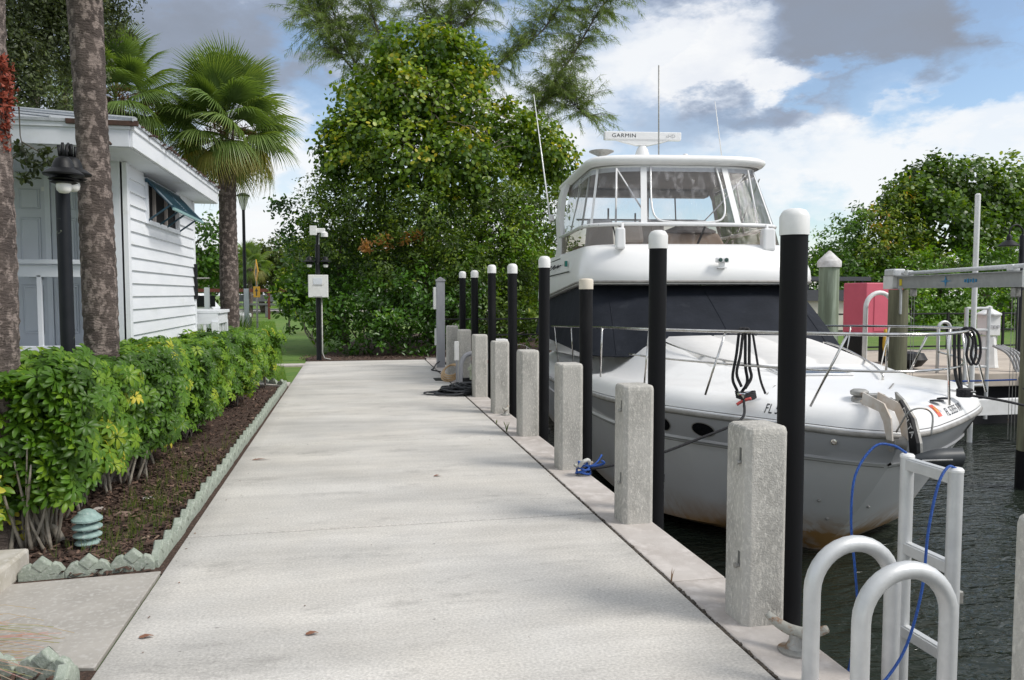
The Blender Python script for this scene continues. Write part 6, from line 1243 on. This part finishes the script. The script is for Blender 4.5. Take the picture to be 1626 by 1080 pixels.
for q in ([(30,170),(32,215),(40,250),(42,285)],[(34,225),(60,240),(75,260)],[(36,235),(22,250)]): b.tube([at(x,y,8.3)-ol for x,y in q], [.007,.005,.003,.002][:len(q)], 4)
b.build('hanging_twigs', M_wood, t)
# ---------------------------------------------------------------- hedge
def whorl(seed, n=8, fine=True):
    rg = random.Random(seed); V = []; F = []
    for k in range(n):
        a = 2*math.pi*k/n+rg.uniform(-.15,.15); ln = rg.uniform(.75,1.05); dr = rg.uniform(.15,.5); w = .17
        ca, sa = math.cos(a), math.sin(a); o = len(V); prof = ((.12,.02,0),(.4,.8,-.02),(.72,1,-.10),(.93,.6,-.22),(1,.0,-.28))
        for r_, ww, z in prof:
            z = z*dr*2.2+.10*math.sin(r_*2.6); x, y = ca*r_*ln, sa*r_*ln
            V += [(x+sa*w*ww, y-ca*w*ww, z+.05*ww), (x, y, z-.015*ww), (x-sa*w*ww, y+ca*w*ww, z+.05*ww)]
        for s_ in range(4): 
            for j in (0,1): F.append((o+3*s_+j, o+3*s_+j+1, o+3*s_+3+j+1, o+3*s_+3+j))
    return np.array(V), np.array(F)
WH = [whorl(s_) for s_ in range(3)]
hedge = thing('hedge', 'long clipped bright green hedge with yellow flecked leaves in front of the house', 'hedge', (-2.2,6,0))
def hz(x, y):   # top height of the hedge
    return 1.14-.020*(y-6)+.05*math.sin(y*2.3)+.06*math.sin(y*4.3+x*3)
def hfx(y): return -1.99+.044*(y-6)+.09*math.sin(y*2.6)+.05*math.sin(y*6.7)
P = []; Nn = []
def hedge_pts(n):
    while len(P) < n:
        u = random.random(); y = 5.65+9.95*u**1.25 if random.random() < .85 else random.uniform(5.65,9); 
        if random.random() < .46:    # front face
            z = random.uniform(.22 if y > 8 else .30, 1.05)*hz(0, y); x = hfx(y)-.10*(1-z)**2-.20*max(0,.5-z)+random.gauss(0,.085); nr = (.85,-.35,.55)
        elif random.random() < .8:   # top
            x = hfx(y)-random.random()**.8*(.75 if y > 8 else 1.5); z = hz(x, y)+random.gauss(0,.035)-.10*max(0,1-(hfx(y)-x)/.22)**2; nr = (.1,-.25,1)
        else: x = hfx(y)-random.uniform(.1,.6); z = random.uniform(.3,1.0); nr = (.3,-.3,.8)
        if y > 9.3 and x < -2.40: continue
        P.append((x,y,z)); Nn.append((nr[0]+random.gauss(0,.35), nr[1]+random.gauss(0,.35), nr[2]+random.gauss(0,.25)))
hedge_pts(11500)
for k in range(900):     # near end face and the lower bush at the left
    x = random.uniform(-3.6,-2.12); z = random.uniform(.32,1.1); P.append((x, 5.68+random.gauss(0,.07)+.25*abs(math.sin(x*5)), z)); Nn.append((random.gauss(0,.4), -.8, .6+random.gauss(0,.3)))
P = np.array(P); Nn = np.array(Nn)
# keep trunks and the lamp clear
for tx, ty, rr in ((-2.27,7.8,.2),(-2.225,6.8,.09),(-2.53,5.9,.22)): k_ = np.hypot(P[:,0]-tx, P[:,1]-ty) > rr; P, Nn = P[k_], Nn[k_]
front = (P[:,1]*1.0+np.abs(P[:,0]+1.95)*.8-.6*(P[:,2] > .2)); order = np.argsort(front); near = order[:900]; RNG.shuffle(near); near = near[:290]; mask = np.ones(len(P), bool); mask[near] = False
def vary(P): return np.clip(.33+.15*np.sin(P[:,1]*3.1)+.10*(P[:,2] > .85)*np.sin(P[:,0]*4+P[:,2]*5)+RNG.normal(0,.16,len(P))+(RNG.random(len(P)) < .035)*.42, 0, 1)
base = np.array(hedge.location); Vs, Fs, vv, off = [], [], [], 0
Pm, Nm = P[mask], Nn[mask]; sel = RNG.integers(0,3,len(Pm)); va = vary(Pm)
for s_ in range(3):
    k_ = sel == s_; V, F, v = scatter(Pm[k_]-base, Nm[k_], RNG.uniform(.065,.112,k_.sum()), WH[s_][0], WH[s_][1], va[k_]); Vs.append(V); Fs.append(F+off); off += len(V); vv.append(v)
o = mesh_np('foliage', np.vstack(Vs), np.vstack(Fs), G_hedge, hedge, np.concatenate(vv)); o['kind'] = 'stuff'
wm = []
for s_ in range(3):
    for lv in (.20,.32,.42,.56): o = mesh_np('leaf_cluster', WH[s_][0], WH[s_][1], G_hedge, None, np.full(len(WH[s_][0]), lv)); wm.append(o.data); bpy.data.objects.remove(o)
for i in near:
    o = bpy.data.objects.new('leaf_cluster', wm[random.randrange(12)]); C.objects.link(o); o.parent = hedge; o.location = P[i]-base; o.rotation_euler = (Vector(Nn[i]).to_track_quat('Z','Y').to_matrix().to_4x4() @ Matrix.Rotation(random.uniform(0,6.28),4,'Z')).to_euler(); o.scale = (random.uniform(.055,.11),)*3
b = MB()
for k in range(190):
    y = 5.75+9.6*random.random()**1.6; x = hfx(y)-random.uniform(.12,.45); z1 = random.uniform(.45,.9); dx, dy = random.uniform(-.22,.22), random.uniform(-.22,.22); p = spline([(x,y,-.02),(x+dx*.4+random.uniform(-.04,.04),y+dy*.4,z1*.4),(x+dx,y+dy,z1)], 3)
    b.tube([Vector(q)-hedge.location for q in p], [random.uniform(.009,.017)*(1-.5*i/(len(p)-1)) for i in range(len(p))], 6)
b.tube(spline([(-.25,.15,.03),(-.05,.02,.075),(.10,-.02,.085),(.18,-.08,.0)],4), [.03]*13, 8)
b.build('stems', M_stem, hedge, smooth='all', kind='stuff')
# variegated low shrub at the left edge
s = thing('variegated_shrub', 'low shrub with yellow striped leaves at the left edge under the hedge', 'shrub', (-2.6,5.75,0))
P = np.column_stack([RNG.uniform(-3.1,-2.3,150), RNG.normal(5.75,.12,150), RNG.uniform(.12,.5,150)]); V, F, v = scatter(P-np.array(s.location), np.column_stack([RNG.normal(.3,.4,150), np.full(150,-.6), RNG.uniform(.2,1,150)]), RNG.uniform(.09,.14,150), WH[0][0], WH[0][1], np.clip(RNG.normal(.7,.18,150),0,1))
mesh_np('foliage', V, F, G_hedge, s, v)['kind'] = 'stuff'
# weeds in the mulch, pink grass at the bottom left, lawn blades
V = []; F = []
for k in range(330):
    y = random.uniform(5.5,10.5); x = random.uniform(-2.0,-1.36)+.02*(y-6); hgt = random.uniform(.04,.13)
    if random.random() < .75: y = 7+random.gauss(0,1.1); x = -1.62+random.gauss(0,.14)
    if y < 5.4 or x > -1.3: continue
    for j in range(random.randint(2,6)):
        a = random.uniform(0,6.28); q = random.uniform(.1,.4)*hgt; o = len(V); px, py = x+random.gauss(0,.012), y+random.gauss(0,.012); V += [(px-.0022,py,-.01),(px+.0022,py,-.01),(px+math.cos(a)*q,py+math.sin(a)*q,hgt*random.uniform(.7,1))]; F.append((o,o+1,o+2))
V = np.array(V); o = mesh_np('mulch_weeds', V, np.array(F), M_blade, None, np.repeat(RNG.uniform(.1,1,len(V)//3),3)); o['kind'] = 'stuff'
pg = thing('ornamental_grass', 'thin pinkish ornamental grass arching in from the bottom left corner', 'grass clump', (-2.35,3.75,0))
P1 = leaf_mat('pink_grass', [(0,(.20,.22,.10)),(.5,(.34,.27,.20)),(1,(.42,.20,.22))], rough=.6, trans=.3); V = []; F = []
for k in range(230):
    a = R(random.gauss(18,24)); ln = random.uniform(.35,1.0); el = random.uniform(.2,1.0); o = len(V); w = .0016; n = 7; x0, y0 = random.gauss(0,.08), random.gauss(0,.08)
    for i in range(n): f_ = i/(n-1); r_ = ln*f_; z = ln*el*f_*.8-ln*.75*f_*f_*el; V += [(x0+math.cos(a)*r_, y0+math.sin(a)*r_-w, max(.0,z)), (x0+math.cos(a)*r_, y0+math.sin(a)*r_+w, max(.003,z+w))]
    F += [(o+2*i,o+2*i+1,o+2*i+3,o+2*i+2) for i in range(n-1)]
V = np.array(V); o = mesh_np('blades', V, np.array(F), P1, pg, np.repeat(RNG.uniform(0,1,230),14)); o['kind'] = 'stuff'
n = 42000; P = np.column_stack([RNG.uniform(-4.0,-1.28,n), 16.0+34*RNG.random(n)**1.8, np.full(n,-.03)]); P[:,0] -= (P[:,1]-16)*.10
T_bl = (np.array([[0,-.5,0],[0,.5,0],[.25,.15,1.0]])*np.array([.2,.10,1]), np.array([[0,1,2]]))
V, F, v = scatter(P, np.column_stack([RNG.normal(0,.35,n), RNG.normal(0,.35,n), np.ones(n)]), RNG.uniform(.05,.09,n)*(1+(P[:,1]-16)*.03), *T_bl, np.clip(RNG.normal(.45,.25,n),0,1))
G_lawn = leaf_mat('lawn_blade', [(0,(.06,.15,.015)),(.6,(.13,.25,.03)),(1,(.26,.30,.06))], rough=.6, trans=.3)
mesh_np('lawn_grass', V, F, G_lawn, None, v)['kind'] = 'stuff'
def tussock(x, y, h, nb, lab, m, spread=1.0):
    V = []; F = []
    for k in range(nb):
        a = random.uniform(0,6.28); ln = h*random.uniform(.6,1.1); o = len(V); w = .012; n = 5; e = random.uniform(.2,.8)*spread
        for i in range(n): f_ = i/(n-1); r_ = ln*e*f_; z = ln*(f_-.45*e*f_*f_); V += [(math.cos(a)*r_-math.sin(a)*w*(1-f_), math.sin(a)*r_+math.cos(a)*w*(1-f_), z), (math.cos(a)*r_+math.sin(a)*w*(1-f_), math.sin(a)*r_-math.cos(a)*w*(1-f_), z)]
        F += [(o+2*i,o+2*i+1,o+2*i+3,o+2*i+2) for i in range(n-1)]
    o = mesh_np('grass_clump', np.array(V), np.array(F), m, None, np.repeat(RNG.uniform(0,1,nb),10)); o.location = (x,y,0); tag(o, lab, 'grass clump', 'grass clumps beyond the palm')
tussock(-3.6,26.5,1.5,340,'dark arching grass clump right of the palm trunk', G_dark); tussock(-3.1,24.0,1.1,260,'arching green grass clump in front of the street lamp', G_vine); tussock(-3.9,23.2,1.2,300,'dark clump of grass beside the rear steps', G_dark)
t = thing('croton_shrub', 'yellow green spiky plant in front of the grey bench', 'shrub', (-2.6,34,0)); P = np.array([[random.gauss(-2.6,.25),34,random.uniform(.9,1.9)] for _ in range(60)]); V, F, v = scatter(P-np.array(t.location), RNG.normal(size=(60,3))+np.array([0,0,1]), RNG.uniform(.35,.7,60), np.array([[0,-.05,0],[.5,-.08,.3],[1,0,.35],[.5,.08,.3]]), np.array([[0,1,2],[0,2,3]]), RNG.uniform(.5,1,60)); mesh_np('foliage', V, F, G_bright, t, v)['kind'] = 'stuff'; MB().tube([(0,0,0),(0,0,1.3)], .04, 5).build('stem', M_wood, t)
